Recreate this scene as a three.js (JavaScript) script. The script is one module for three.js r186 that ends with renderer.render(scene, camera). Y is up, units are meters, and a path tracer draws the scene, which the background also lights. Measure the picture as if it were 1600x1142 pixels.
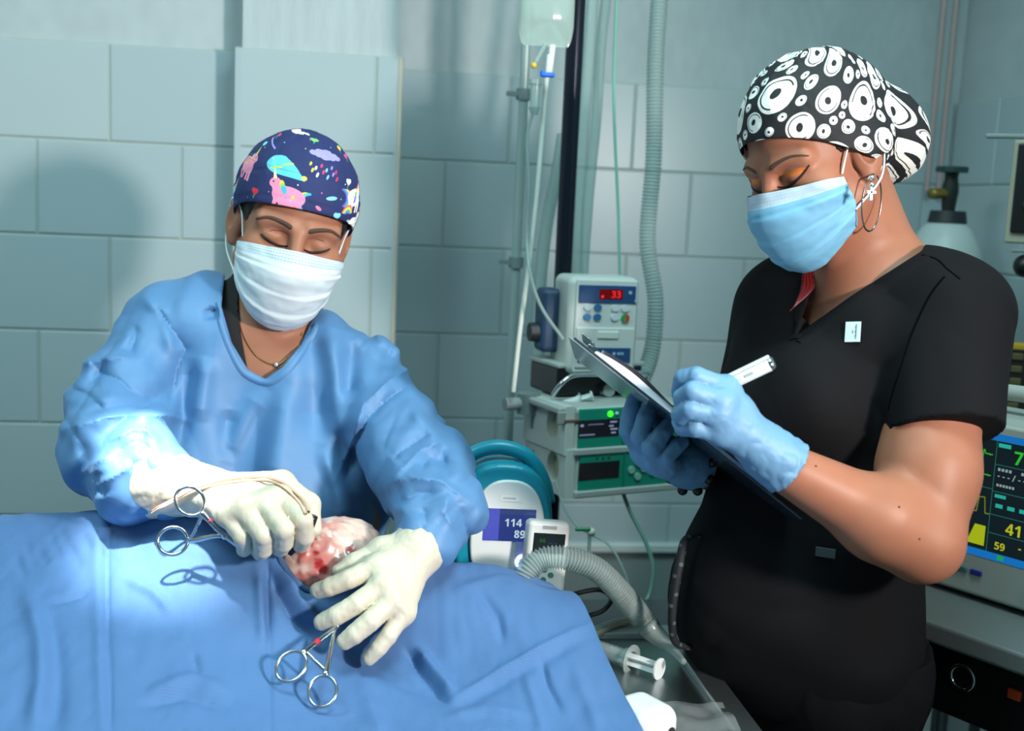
import * as THREE from 'three';
import { RoundedBoxGeometry } from 'three/addons/geometries/RoundedBoxGeometry.js';
import { ImprovedNoise } from 'three/addons/math/ImprovedNoise.js';
import { mergeGeometries } from 'three/addons/utils/BufferGeometryUtils.js';
import { RectAreaLightUniformsLib } from 'three/addons/lights/RectAreaLightUniformsLib.js';

// ---------------------------------------------------------------- camera, light, exposure
const scene = new THREE.Scene();
scene.background = new THREE.Color(0x000000);
const FPX = 1800, W = 1600, H = 1142;
const camera = new THREE.PerspectiveCamera(2 * Math.atan(H / 2 / FPX) * 180 / Math.PI, W / H, 0.05, 30);
camera.position.set(0, 1.47, 0);
camera.rotation.order = 'YXZ';
camera.rotation.set(-8 * Math.PI / 180, -8 * Math.PI / 180, 2.6 * Math.PI / 180);
camera.updateMatrixWorld(true);
camera.focus = 1.49; camera.userData.fStop = 3.4;
const renderer = new THREE.WebGLRenderer({ antialias: true });
renderer.toneMapping = THREE.LinearToneMapping;
renderer.toneMappingExposure = 1.0;
renderer.shadowMap.enabled = true;
RectAreaLightUniformsLib.init();
const CM = camera.matrixWorld, CMI = CM.clone().invert();
const V = (x, y, z) => new THREE.Vector3(x, y, z);
// a point of the room from a direction and a distance, for laying out the joints of figures and things
const P = (px, py, d) => V((px - 800) / FPX * d, (571 - py) / FPX * d, -d).applyMatrix4(CM);
const camDir = (x, y, z) => V(x, y, z).transformDirection(CM);

// lamps: a portable lamp right of the camera, two ceiling panels and the surgical lamp over the table
const KEY_I = 15, CEIL_L = 18, SURG_I = 19;

// ---------------------------------------------------------------- helpers
const used = {};
const numbered = (n) => { const k = used[n] = (used[n] ?? -1) + 1; return k ? n + '_' + String(k).padStart(3, '0') : n; };
const std = (color, roughness = 0.5, metalness = 0, extra = {}) => new THREE.MeshPhysicalMaterial({ color, roughness, metalness, side: THREE.DoubleSide, ...extra });
const mesh = (name, geo, mat, parent, top = false) => {
  const m = new THREE.Mesh(geo, mat); m.name = top ? numbered(name) : name; m.castShadow = m.receiveShadow = true; (parent ?? scene).add(m); return m;
};
const thing = (name, label, category, pos, rotY = 0, group) => {
  const o = new THREE.Group(); o.name = numbered(name); o.userData = { label, category }; if (group) o.userData.group = group;
  if (pos) o.position.copy(pos); o.rotation.y = rotY; scene.add(o); return o;
};
const tag = (o, label, category, group) => { o.userData.label = label; o.userData.category = category; if (group) o.userData.group = group; return o; };
const struct = (name, geo, mat, label) => { const m = mesh(name, geo, mat, scene, true); m.userData.kind = 'structure'; m.userData.label = label; m.userData.category = name.split('_')[0]; return m; };
const box = (w, h, d, x = 0, y = 0, z = 0) => new THREE.BoxGeometry(w, h, d).translate(x, y, z);
const rbox = (w, h, d, r, x = 0, y = 0, z = 0, s = 3) => new RoundedBoxGeometry(w, h, d, s, r).translate(x, y, z);
const cyl = (r0, r1, h, n = 24, x = 0, y = 0, z = 0) => new THREE.CylinderGeometry(r0, r1, h, n).translate(x, y, z);
const cylZ = (r0, r1, h, n = 24, x = 0, y = 0, z = 0) => new THREE.CylinderGeometry(r0, r1, h, n).rotateX(Math.PI / 2).translate(x, y, z);
const merge = (...g) => mergeGeometries(g.map((q) => { q = q.index ? q.toNonIndexed() : q; for (const k of Object.keys(q.attributes)) if (!['position', 'normal', 'uv'].includes(k)) q.deleteAttribute(k); return q; }));
const tube = (pts, r, seg = 40, rs = 8, closed = false) => new THREE.TubeGeometry(new THREE.CatmullRomCurve3(pts, closed, 'centripetal'), seg, r, rs, closed);
const lathe = (pts, n = 32) => new THREE.LatheGeometry(pts.map(([x, y]) => new THREE.Vector2(x, y)), n);
const noise = new ImprovedNoise();
const nz = (x, y, z) => noise.noise(x + 31.7, y + 17.3, z + 5.1);
let seed = 12345; const rnd = () => { seed = (seed * 1664525 + 1013904223) >>> 0; return seed / 4294967296; };
const clamp = (x, a, b) => x < a ? a : x > b ? b : x;
const lerp = (a, b, t) => a + (b - a) * t;
const sstep = (a, b, x) => { const t = clamp((x - a) / (b - a), 0, 1); return t * t * (3 - 2 * t); };
// a tube whose radius varies along its length
function taper(pts, radii, seg = 40, rs = 10) {
  const c = new THREE.CatmullRomCurve3(pts, false, 'centripetal'), fr = c.computeFrenetFrames(seg, false), pos = [], idx = [], uv = [];
  for (let i = 0; i <= seg; i++) {
    const p = c.getPointAt(i / seg), t = i / seg * (radii.length - 1), k = Math.min(Math.floor(t), radii.length - 2), r = lerp(radii[k], radii[k + 1], t - k);
    for (let j = 0; j <= rs; j++) { const a = j / rs * 2 * Math.PI, q = p.clone().addScaledVector(fr.normals[i], Math.cos(a) * r).addScaledVector(fr.binormals[i], Math.sin(a) * r); pos.push(q.x, q.y, q.z); uv.push(j / rs, i / seg); }
  }
  for (let i = 0; i < seg; i++) for (let j = 0; j < rs; j++) { const a = i * (rs + 1) + j, b = a + rs + 1; idx.push(a, b, a + 1, b, b + 1, a + 1); }
  for (const [i, s] of [[0, 1], [seg, -1]]) { const n0 = pos.length / 3, p = c.getPointAt(i / seg); pos.push(p.x, p.y, p.z); uv.push(0.5, 0.5); for (let j = 0; j < rs; j++) { const a = i * (rs + 1) + j; s > 0 ? idx.push(n0, a, a + 1) : idx.push(n0, a + 1, a); } }
  const g = new THREE.BufferGeometry(); g.setAttribute('position', new THREE.Float32BufferAttribute(pos, 3)); g.setAttribute('uv', new THREE.Float32BufferAttribute(uv, 2)); g.setIndex(idx); g.computeVertexNormals(); return g;
}
// corrugated hose
function hose(pts, r, amp, pitch, rs = 14) {
  const c = new THREE.CatmullRomCurve3(pts, false, 'centripetal'), L = c.getLength(), n = Math.round(L / pitch), rr = [];
  for (let i = 0; i <= n * 4; i++) rr.push(r + (i % 4 < 2 ? amp : -amp) * (i % 2 ? 1 : 0.4));
  return taper(pts, rr, n * 4, rs);
}
const canvasTex = (w, h, draw, repeat) => {
  const c = document.createElement('canvas'); c.width = w; c.height = h; const g = c.getContext('2d'); draw(g, w, h);
  const t = new THREE.CanvasTexture(c); t.colorSpace = THREE.SRGBColorSpace; t.magFilter = THREE.LinearFilter; t.wrapS = t.wrapT = THREE.RepeatWrapping; if (repeat) t.repeat.set(...repeat); return t;
};
const dataTex = (n, fn, repeat = [1, 1], srgb = false) => {
  const d = new Uint8Array(n * n * 4); for (let y = 0; y < n; y++) for (let x = 0; x < n; x++) { const c = fn(x, y), i = (y * n + x) * 4; if (typeof c === 'number') d[i] = d[i + 1] = d[i + 2] = c; else { d[i] = c[0]; d[i + 1] = c[1]; d[i + 2] = c[2]; } d[i + 3] = 255; }
  const t = new THREE.DataTexture(d, n, n); t.magFilter = THREE.LinearFilter; t.wrapS = t.wrapT = THREE.RepeatWrapping; t.repeat.set(...repeat); if (srgb) t.colorSpace = THREE.SRGBColorSpace; t.needsUpdate = true; return t;
};
// a flat printed sheet (screen, label), slightly proud, facing +z
const plate = (w, h, x, y, z) => new THREE.PlaneGeometry(w, h).translate(x, y, z);

// signed distance fields and their surface
const smin = (a, b, k) => { const h = k - Math.abs(a - b); return h > 0 ? Math.min(a, b) - h * h * 0.25 / k : Math.min(a, b); };
const smax = (a, b, k) => -smin(-a, -b, k);
function cone(a, b, ra, rb) {
  const ax = a.x, ay = a.y, az = a.z, bx = b.x - ax, by = b.y - ay, bz = b.z - az, il = 1 / Math.max(1e-12, bx * bx + by * by + bz * bz);
  return (x, y, z) => { x -= ax; y -= ay; z -= az; let t = (x * bx + y * by + z * bz) * il; t = t < 0 ? 0 : t > 1 ? 1 : t; x -= bx * t; y -= by * t; z -= bz * t; return Math.sqrt(x * x + y * y + z * z) - ra - (rb - ra) * t; };
}
const ell = (cx, cy, cz, rx, ry, rz) => (x, y, z) => { x -= cx; y -= cy; z -= cz; const k0 = Math.hypot(x / rx, y / ry, z / rz), k1 = Math.hypot(x / rx / rx, y / ry / ry, z / rz / rz); return k1 < 1e-9 ? -Math.min(rx, ry, rz) : k0 * (k0 - 1) / k1; };
const union = (fs, k) => (x, y, z) => { let d = fs[0](x, y, z); for (let i = 1; i < fs.length; i++) d = smin(d, fs[i](x, y, z), k); return d; };
const minOf = (fs) => (x, y, z) => { let d = 1e9; for (const f of fs) { const q = f(x, y, z); if (q < d) d = q; } return d; };
const chain = (js, k = 0.004) => { const fs = []; for (let i = 0; i + 1 < js.length; i++) fs.push(cone(js[i][0], js[i + 1][0], js[i][1], js[i + 1][1])); return union(fs, k); };
const moved = (f, mat) => { const e = mat.clone().invert().elements; return (x, y, z) => f(e[0] * x + e[4] * y + e[8] * z + e[12], e[1] * x + e[5] * y + e[9] * z + e[13], e[2] * x + e[6] * y + e[10] * z + e[14]); };
// a prism with the outline poly (directions from the lens) between two distances
function prism(poly, d0, d1) {
  const e = CMI.elements, n = poly.length;
  return (x, y, z) => {
    const cx = e[0] * x + e[4] * y + e[8] * z + e[12], cy = e[1] * x + e[5] * y + e[9] * z + e[13], d = -(e[2] * x + e[6] * y + e[10] * z + e[14]);
    if (d < 0.2) return 1; const u = 800 + FPX * cx / d, v = 571 - FPX * cy / d; let m = 1e18, inside = false;
    for (let i = 0, j = n - 1; i < n; j = i++) {
      const [xi, yi] = poly[i], [xj, yj] = poly[j], ex = xj - xi, ey = yj - yi, wx = u - xi, wy = v - yi, t = clamp((wx * ex + wy * ey) / (ex * ex + ey * ey), 0, 1), qx = wx - ex * t, qy = wy - ey * t; m = Math.min(m, qx * qx + qy * qy);
      if ((yi > v) !== (yj > v) && u < (xj - xi) * (v - yi) / (yj - yi) + xi) inside = !inside;
    }
    const s = Math.sqrt(m) * d / FPX * (inside ? -1 : 1); return Math.max(s, d0 - d, d - d1);
  };
}
function meshSDF(f, lo, hi, h, opt = {}) {
  const nx = Math.ceil((hi.x - lo.x) / h) + 1, ny = Math.ceil((hi.y - lo.y) / h) + 1, nzz = Math.ceil((hi.z - lo.z) / h) + 1, B = 6, g = new Float32Array(nx * ny * nzz), sy = nx, sz = nx * ny, lim = B * h * 0.87 * (opt.safe ?? 1.25) + (opt.pad ?? 0.004);
  for (let k = 0; k < nzz; k += B) for (let j = 0; j < ny; j += B) for (let i = 0; i < nx; i += B) {
    const c = f(lo.x + (i + B / 2) * h, lo.y + (j + B / 2) * h, lo.z + (k + B / 2) * h), far = Math.abs(c) > lim;
    for (let c2 = k; c2 < Math.min(k + B, nzz); c2++) for (let b = j; b < Math.min(j + B, ny); b++) for (let a = i; a < Math.min(i + B, nx); a++) g[c2 * sz + b * sy + a] = far ? c : f(lo.x + a * h, lo.y + b * h, lo.z + c2 * h);
  }
  const id = new Int32Array(nx * ny * nzz).fill(-1), pos = [], idx = [];
  const E = [[0, 1], [0, 2], [0, 4], [1, 3], [1, 5], [2, 3], [2, 6], [3, 7], [4, 5], [4, 6], [5, 7], [6, 7]], off = [0, 1, sy, sy + 1, sz, sz + 1, sz + sy, sz + sy + 1], v = new Float64Array(8);
  for (let k = 0; k < nzz - 1; k++) for (let j = 0; j < ny - 1; j++) for (let i = 0; i < nx - 1; i++) {
    const o = k * sz + j * sy + i; let m = 0; for (let q = 0; q < 8; q++) { v[q] = g[o + off[q]]; if (v[q] < 0) m |= 1 << q; }
    if (m === 0 || m === 255) continue;
    let x = 0, y = 0, z = 0, n = 0;
    for (const [a, b] of E) if ((v[a] < 0) !== (v[b] < 0)) { const t = v[a] / (v[a] - v[b]); x += lerp(a & 1, b & 1, t); y += lerp(a >> 1 & 1, b >> 1 & 1, t); z += lerp(a >> 2, b >> 2, t); n++; }
    id[o] = pos.length / 3; pos.push(lo.x + (i + x / n) * h, lo.y + (j + y / n) * h, lo.z + (k + z / n) * h);
  }
  const quad = (a, b, c, d, flip) => { if (a < 0 || b < 0 || c < 0 || d < 0) return; flip ? idx.push(a, c, b, b, c, d) : idx.push(a, b, c, b, d, c); };
  for (let k = 1; k < nzz - 1; k++) for (let j = 1; j < ny - 1; j++) for (let i = 1; i < nx - 1; i++) {
    const o = k * sz + j * sy + i, s = g[o] < 0;
    if (s !== g[o + 1] < 0) quad(id[o - sy - sz], id[o - sz], id[o - sy], id[o], !s);
    if (s !== g[o + sy] < 0) quad(id[o - 1 - sz], id[o - 1], id[o - sz], id[o], !s);
    if (s !== g[o + sz] < 0) quad(id[o - 1 - sy], id[o - sy], id[o - 1], id[o], !s);
  }
  const n = pos.length / 3, nor = new Float32Array(n * 3), uv = new Float32Array(n * 2), col = opt.color && new Float32Array(n * 3), e = h * 0.5;
  for (let i = 0; i < n; i++) {
    let x = pos[i * 3], y = pos[i * 3 + 1], z = pos[i * 3 + 2], gx, gy, gz, l;
    for (let it = 0; it < 2; it++) {
      gx = f(x + e, y, z) - f(x - e, y, z); gy = f(x, y + e, z) - f(x, y - e, z); gz = f(x, y, z + e) - f(x, y, z - e); l = Math.hypot(gx, gy, gz) || 1;
      if (it === 0) { const d = clamp(f(x, y, z) * 2 * e / l, -h * 0.5, h * 0.5); x -= gx / l * d; y -= gy / l * d; z -= gz / l * d; }
    }
    pos[i * 3] = x; pos[i * 3 + 1] = y; pos[i * 3 + 2] = z; nor[i * 3] = gx / l; nor[i * 3 + 1] = gy / l; nor[i * 3 + 2] = gz / l;
    uv[i * 2] = x + z * 0.6; uv[i * 2 + 1] = y + z * 0.4;
    if (col) { const c = opt.color(x, y, z); col[i * 3] = c[0]; col[i * 3 + 1] = c[1]; col[i * 3 + 2] = c[2]; }
  }
  const geo = new THREE.BufferGeometry(); geo.setAttribute('position', new THREE.Float32BufferAttribute(pos, 3)); geo.setAttribute('normal', new THREE.Float32BufferAttribute(nor, 3)); geo.setAttribute('uv', new THREE.Float32BufferAttribute(uv, 2));
  if (col) geo.setAttribute('color', new THREE.Float32BufferAttribute(col, 3)); geo.setIndex(idx); return geo;
}
const bounds = (pts, m) => { const b = new THREE.Box3().setFromPoints(pts).expandByScalar(m); return [b.min, b.max]; };
function grad(f, p, e = 0.0008) { return V(f(p.x + e, p.y, p.z) - f(p.x - e, p.y, p.z), f(p.x, p.y + e, p.z) - f(p.x, p.y - e, p.z), f(p.x, p.y, p.z + e) - f(p.x, p.y, p.z - e)).normalize(); }
function snap(f, p, lift = 0) { p = p.clone(); for (let i = 0; i < 6; i++) p.addScaledVector(grad(f, p), -f(p.x, p.y, p.z) * 0.9); return p.addScaledVector(grad(f, p), lift); }
// slide a point along a direction until it meets the field
function cast(f, o, dir, max = 3, from = 0) { let t = from; for (let i = 0; i < 160 && t < max; i++) { const d = f(o.x + dir.x * t, o.y + dir.y * t, o.z + dir.z * t); if (d < 0.0003) break; t += d * 0.75; } return o.clone().addScaledVector(dir, t); }
const castPx = (f, px, py, from = 0.8) => cast(f, camera.position, P(px, py, 1).sub(camera.position).normalize(), 4, from);
// a narrow raised strip that follows a field's surface
function ribbon(f, pts, width, lift = 0.0006, seg = 24, dome = 0.0005) {
  const c = new THREE.CatmullRomCurve3(pts, false, 'centripetal'), pos = [], idx = [], C = 5;
  for (let i = 0; i <= seg; i++) {
    const p = snap(f, c.getPoint(i / seg), 0), q = snap(f, c.getPoint(clamp(i / seg + 0.02, 0, 1)), 0), q0 = snap(f, c.getPoint(clamp(i / seg - 0.02, 0, 1)), 0), n = grad(f, p), t = q.sub(q0).normalize(), s = t.clone().cross(n).normalize(), w = typeof width === 'function' ? width(i / seg) : width;
    for (let j = 0; j < C; j++) { const u = j / (C - 1) * 2 - 1, r = p.clone().addScaledVector(s, u * w / 2).addScaledVector(n, lift + dome * (1 - u * u)); const r2 = Math.abs(u) === 1 ? snap(f, r, -0.0002) : snap(f, r, lift + dome * (1 - u * u)); pos.push(r2.x, r2.y, r2.z); }
  }
  for (let i = 0; i < seg; i++) for (let j = 0; j < C - 1; j++) { const a = i * C + j, b = a + C; idx.push(a, a + 1, b, b, a + 1, b + 1); }
  const g = new THREE.BufferGeometry(); g.setAttribute('position', new THREE.Float32BufferAttribute(pos, 3)); g.setAttribute('uv', new THREE.Float32BufferAttribute(new Float32Array(pos.length / 3 * 2), 2)); g.setIndex(idx); g.computeVertexNormals(); return g;
}
// a grid surface from a function of (u, v)
function sheet(nu, nv, fn, uvfn, keep) {
  const pos = [], uv = [], idx = [];
  for (let j = 0; j <= nv; j++) for (let i = 0; i <= nu; i++) { const p = fn(i / nu, j / nv); pos.push(p.x, p.y, p.z); const q = uvfn ? uvfn(i / nu, j / nv, p) : [i / nu, j / nv]; uv.push(...q); }
  for (let j = 0; j < nv; j++) for (let i = 0; i < nu; i++) { if (keep && !keep((i + 0.5) / nu, (j + 0.5) / nv)) continue; const a = j * (nu + 1) + i, b = a + nu + 1; idx.push(a, a + 1, b, b, a + 1, b + 1); }
  const g = new THREE.BufferGeometry(); g.setAttribute('position', new THREE.Float32BufferAttribute(pos, 3)); g.setAttribute('uv', new THREE.Float32BufferAttribute(uv, 2)); g.setIndex(idx); g.computeVertexNormals(); return g;
}

// ---------------------------------------------------------------- the room
const plasterTex = dataTex(256, (x, y) => 236 + 10 * nz(x * 0.06, y * 0.06, 0) + 7 * nz(x * 0.3, y * 0.3, 3), [1, 1], true);
const M = {};
M.plaster = std(0xbdc7ca, 0.6); M.plaster.map = plasterTex;
M.grout = std(0xa3aea8, 0.8);
M.tiles = [0xaab8bc, 0xa6b5ba, 0xadbabd, 0xa8b7bb].map((c) => std(c, 0.3, 0, { specularIntensity: 0.7 }));
M.lowerWall = std(0x7d8a8a, 0.6);
M.floor = std(0x6f7a78, 0.45);
M.ceiling = std(0xd8dcda, 0.8);
const RX0 = -2.3, RX1 = 1.325, ZF = 1.7, CEIL = 2.75, ZL = -2.35, ZPIL = -2.28, ZR = -2.48, PX0 = -0.232, PX1 = 0.082;
struct('floor', box(RX1 - RX0 + 0.2, 0.1, ZF - ZR + 0.2, (RX0 + RX1) / 2, -0.05, (ZF + ZR) / 2), M.floor, 'grey floor of the operating room');
struct('ceiling', box(RX1 - RX0 + 0.2, 0.1, ZF - ZR + 0.2, (RX0 + RX1) / 2, CEIL + 0.05, (ZF + ZR) / 2), M.ceiling, 'white ceiling above the room');
const TD = 0.012;
const wallBL = struct('wall_back_left', box(PX0 - RX0 + 0.1, CEIL, 0.1, (PX0 + RX0) / 2, CEIL / 2, ZL - TD - 0.05), M.plaster, 'tiled back wall left of the pillar');
const wallP = struct('wall_pillar', box(PX1 - PX0 - 2 * TD, CEIL, 0.3, (PX0 + PX1) / 2, CEIL / 2, ZPIL - TD - 0.15), M.plaster, 'tiled pillar standing out of the back wall');
const wallBR = struct('wall_back_right', box(RX1 - PX1 + 0.1, CEIL, 0.1, (PX1 + RX1) / 2 + 0.02, CEIL / 2, ZR - TD - 0.05), M.plaster, 'tiled back wall right of the pillar');
const wallR = struct('wall_right', box(0.1, CEIL, ZF - ZR + 0.1, RX1 + TD + 0.05, CEIL / 2, (ZF + ZR) / 2), M.plaster, 'right side wall of the room');
struct('wall_left', box(0.1, CEIL, ZF - ZR + 0.1, RX0 - 0.05, CEIL / 2, (ZF + ZR) / 2), M.plaster, 'left side wall of the room');
struct('wall_front', box(RX1 - RX0 + 0.2, CEIL, 0.1, (RX0 + RX1) / 2, CEIL / 2, ZF + 0.05), M.plaster, 'wall behind the photographer');
// one tile: a slab with a chamfered face, facing +z
const tileGeo = {};
function tile(w, h) {
  const key = w.toFixed(3) + ',' + h.toFixed(3); if (tileGeo[key]) return tileGeo[key];
  const c = 0.0022, x = w / 2, y = h / 2, z = TD, pos = [], ring = (a, b, q) => [V(-a, -b, q), V(a, -b, q), V(a, b, q), V(-a, b, q)], A = ring(x, y, 0), B = ring(x, y, z - c), C = ring(x - c, y - c, z), push = (p, q, r, s) => { for (const v of [p, q, r, p, r, s]) pos.push(v.x, v.y, v.z); };
  for (let i = 0; i < 4; i++) { const j = (i + 1) % 4; push(A[i], A[j], B[j], B[i]); push(B[i], B[j], C[j], C[i]); } push(...C);
  const g = new THREE.BufferGeometry(); g.setAttribute('position', new THREE.Float32BufferAttribute(pos, 3)); g.computeVertexNormals(); return tileGeo[key] = g;
}
const TW = 0.2705, GAP = 0.0035, ROWS = [1.738, 1.553, 1.370, 1.183, 0.997, 0.808, 0.7];
function tiling(wall, x0, x1, place, joint, rows, rotY = 0) {
  for (let r = 0; r < rows; r++) {
    const top = ROWS[r], bot = ROWS[r + 1], off = joint + (r % 2 ? TW / 2 : 0); let x = off - Math.ceil((off - x0) / TW) * TW;
    for (; x < x1 - 0.004; x += TW) {
      const a = Math.max(x, x0) + GAP / 2, b = Math.min(x + TW, x1) - GAP / 2; if (b - a < 0.012) continue;
      const m = mesh('tile', tile(b - a, top - bot - GAP), M.tiles[(rnd() * 4) | 0], wall); m.position.copy(place((a + b) / 2, (top + bot) / 2)); m.rotation.y = rotY; m.rotation.x = (rnd() - 0.5) * 0.003; m.rotation.y += (rnd() - 0.5) * 0.003;
    }
  }
  const gw = mesh('grout', box(x1 - x0, ROWS[0] - ROWS[rows], TD * 0.75), M.grout, wall); gw.position.copy(place((x0 + x1) / 2, (ROWS[0] + ROWS[rows]) / 2)); gw.rotation.y = rotY; gw.translateZ(TD * 0.375);
}
tiling(wallBL, -1.0, PX0 - 0.002, (x, y) => V(x, y, ZL - TD), -0.475, 6);
tiling(wallP, PX0, PX1, (x, y) => V(x, y, ZPIL - TD), 0.032, 6);
tiling(wallBR, PX1 - TD + 0.001, RX1 - 0.002, (x, y) => V(x, y, ZR - TD), 0.32, 6);
tiling(wallR, -(ZR) - 0.9, -(ZR) - 0.001, (x, y) => V(RX1 + TD, y, -x), 2.3, 6, -Math.PI / 2);
mesh('edge_trim', box(TD, ROWS[0] - ROWS[6], ZPIL - ZR, PX1 - TD / 2, (ROWS[0] + ROWS[6]) / 2, (ZPIL + ZR) / 2), M.tiles[0], wallP);
mesh('edge_trim', box(TD, ROWS[0] - ROWS[6], ZPIL - ZL, PX0 + TD / 2, (ROWS[0] + ROWS[6]) / 2, (ZPIL + ZL) / 2), M.tiles[1], wallP);
// rounded glossy corner bead of the pillar
mesh('corner_bead', cyl(0.006, 0.006, ROWS[0] - ROWS[6], 16, PX1 - 0.0035, (ROWS[0] + ROWS[6]) / 2, ZPIL - 0.0035), std(0xb5b3a8, 0.12), wallP);
struct('trim_1', rbox(RX1 - PX1, 0.022, 0.02, 0.005, (RX1 + PX1) / 2, 0.708, ZR + 0.006), std(0xc4cecd, 0.4), 'pale ledge along the back wall below the tiles').userData.category = 'trim';
mesh('lower_panel', box(RX1 - PX1, 0.7, 0.012, (RX1 + PX1) / 2, 0.35, ZR - 0.006), M.lowerWall, wallBR);

// portable lamp on a stand, right of the photographer and aimed at the surgeon: the shadows on the back wall point to it
{
  const at = V(1.16, 1.66, -0.05), target = V(-1.05, 1.4, -1.9), o = thing('portable_lamp', 'portable round lamp on a tripod stand right of the photographer', 'lamp', V(at.x, 0, at.z));
  const hd = new THREE.Group(); hd.name = 'lamp_head'; hd.position.set(0, at.y, 0); o.add(hd); hd.lookAt(target);
  mesh('housing', lathe([[0, -0.16], [0.05, -0.155], [0.06, -0.14], [0.062, -0.06], [0.1, 0.0], [0.103, 0.004], [0.095, 0.004]], 32).rotateX(Math.PI / 2), std(0x222222, 0.5), hd);
  mesh('lamp_face', new THREE.CircleGeometry(0.095, 32), std(0xffffff, 0.4, 0, { emissive: 0xfff2e6, emissiveIntensity: 2 }), hd);
  mesh('pole', cyl(0.012, 0.012, at.y - 0.09, 16, 0, (at.y - 0.09) / 2, 0), std(0x222222, 0.4), o);
  for (let k = 0; k < 3; k++) { const a = k * 2.094; mesh('leg', taper([V(0, 0.3, 0), V(Math.sin(a) * 0.13, 0.012, Math.cos(a) * 0.13)], [0.01, 0.01], 4, 8), std(0x222222, 0.4), o); }
  const l = new THREE.SpotLight(new THREE.Color(1, 0.925, 0.875), KEY_I, 0, 0.85, 1, 2); l.name = 'portable_lamp_light'; l.position.copy(at).addScaledVector(target.clone().sub(at).normalize(), 0.012); l.target.position.copy(target); l.castShadow = true; l.shadow.radius = 4.5; scene.add(l, l.target);
}
// ceiling panels
for (const [x, z, w] of [[-0.95, -0.95, 'left'], [0.5, -0.95, 'right']]) {
  const o = thing('light_panel', `square ceiling light panel on the ${w} side, above the picture`, 'light', V(x, CEIL, z));
  mesh('frame', rbox(0.64, 0.03, 0.64, 0.005, 0, -0.015, 0), std(0xe0e0e0, 0.5), o);
  mesh('diffuser', new THREE.PlaneGeometry(0.6, 0.6).rotateX(Math.PI / 2).translate(0, -0.031, 0), std(0xffffff, 0.5, 0, { emissive: 0xc8ffff, emissiveIntensity: 2 }), o);
  const l = new THREE.RectAreaLight(new THREE.Color(0.66, 1.0, 1.02), CEIL_L, 0.6, 0.6); l.name = 'ceiling_panel_light'; l.position.set(x, CEIL - 0.034, z); l.rotation.x = -Math.PI / 2; scene.add(l);
}
// surgical lamp over the table
{
  const target = P(275, 755, 1.44), at = target.clone().add(V(-0.08, 0.96, 0.22)), o = thing('surgical_lamp', 'round surgical lamp hanging over the draped table, above the picture', 'lamp', V(at.x, CEIL, at.z));
  const dir = target.clone().sub(at).normalize(), hd = new THREE.Group(); hd.name = 'lamp_head'; hd.position.set(0, at.y - CEIL, 0); o.add(hd); hd.lookAt(target);
  mesh('dome', lathe([[0, -0.1], [0.05, -0.098], [0.13, -0.07], [0.17, -0.02], [0.172, 0.01], [0.165, 0.012], [0.155, 0]], 40).rotateX(Math.PI / 2), std(0xe8e8e8, 0.3), hd);
  mesh('lens', new THREE.CircleGeometry(0.155, 40), std(0xffffff, 0.3, 0, { emissive: 0xffffff, emissiveIntensity: 2 }), hd);
  mesh('arm', taper([V(0, at.y - CEIL + 0.08, -0.03), V(-0.1, -0.25, -0.06), V(-0.1, 0, -0.06)], [0.018, 0.018], 16, 10), std(0xd8d8d8, 0.3), o);
  const s = new THREE.SpotLight(new THREE.Color(1, 0.98, 0.94), SURG_I, 4, 0.15, 0.75, 2); s.name = 'surgical_lamp_light'; s.position.copy(at).addScaledVector(dir, 0.012); s.target.position.copy(target); s.shadow.radius = 1.2; s.castShadow = true; scene.add(s, s.target);
}

// ---------------------------------------------------------------- people: shared anatomy
const DEG = Math.PI / 180;
function headMatrix(anchor, px, py, d, yaw, pitch, roll, s = 1) {
  const c = V((px - 800) / FPX * d, (571 - py) / FPX * d, -d);
  return CM.clone().multiply(new THREE.Matrix4().makeTranslation(c.x, c.y, c.z)).multiply(new THREE.Matrix4().makeRotationZ(roll * DEG)).multiply(new THREE.Matrix4().makeRotationY(yaw * DEG)).multiply(new THREE.Matrix4().makeRotationX(pitch * DEG)).multiply(new THREE.Matrix4().makeScale(s, s, s)).multiply(new THREE.Matrix4().makeTranslation(-anchor.x, -anchor.y, -anchor.z));
}
// a head in its own frame: eyes at y = 0, face towards +z, x to the viewer's right
const cranium = ell(0, 0.033, -0.018, 0.0745, 0.09, 0.093);
const faceBase = union([cranium, ell(0, -0.04, 0.022, 0.061, 0.082, 0.062), cone(V(-0.05, -0.06, -0.005), V(-0.014, -0.1, 0.052), 0.02, 0.019), cone(V(0.05, -0.06, -0.005), V(0.014, -0.1, 0.052), 0.02, 0.019), ell(0, -0.098, 0.06, 0.021, 0.02, 0.02)], 0.03);
const cheeks = union([ell(-0.043, -0.03, 0.05, 0.024, 0.022, 0.02), ell(0.043, -0.03, 0.05, 0.024, 0.022, 0.02)], 0.01);
const brows = union([cone(V(-0.047, 0.017, 0.058), V(-0.014, 0.017, 0.073), 0.011, 0.011), cone(V(0.047, 0.017, 0.058), V(0.014, 0.017, 0.073), 0.011, 0.011)], 0.012);
const nose = union([cone(V(0, 0.008, 0.0795), V(0, -0.04, 0.1), 0.0075, 0.0105), ell(-0.011, -0.043, 0.092, 0.0085, 0.008, 0.01), ell(0.011, -0.043, 0.092, 0.0085, 0.008, 0.01)], 0.008);
const sockets = minOf([ell(-0.032, -0.001, 0.088, 0.019, 0.0125, 0.014), ell(0.032, -0.001, 0.088, 0.019, 0.0125, 0.014)]);
const eyeballs = minOf([ell(-0.031, -0.003, 0.0635, 0.0155, 0.0125, 0.0135), ell(0.031, -0.003, 0.0635, 0.0155, 0.0125, 0.0135)]);
const lidCut = (sx) => cone(V(sx * 0.017, 0.004, 0.08), V(sx * 0.047, 0.005, 0.072), 0.0022, 0.0018);
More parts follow.
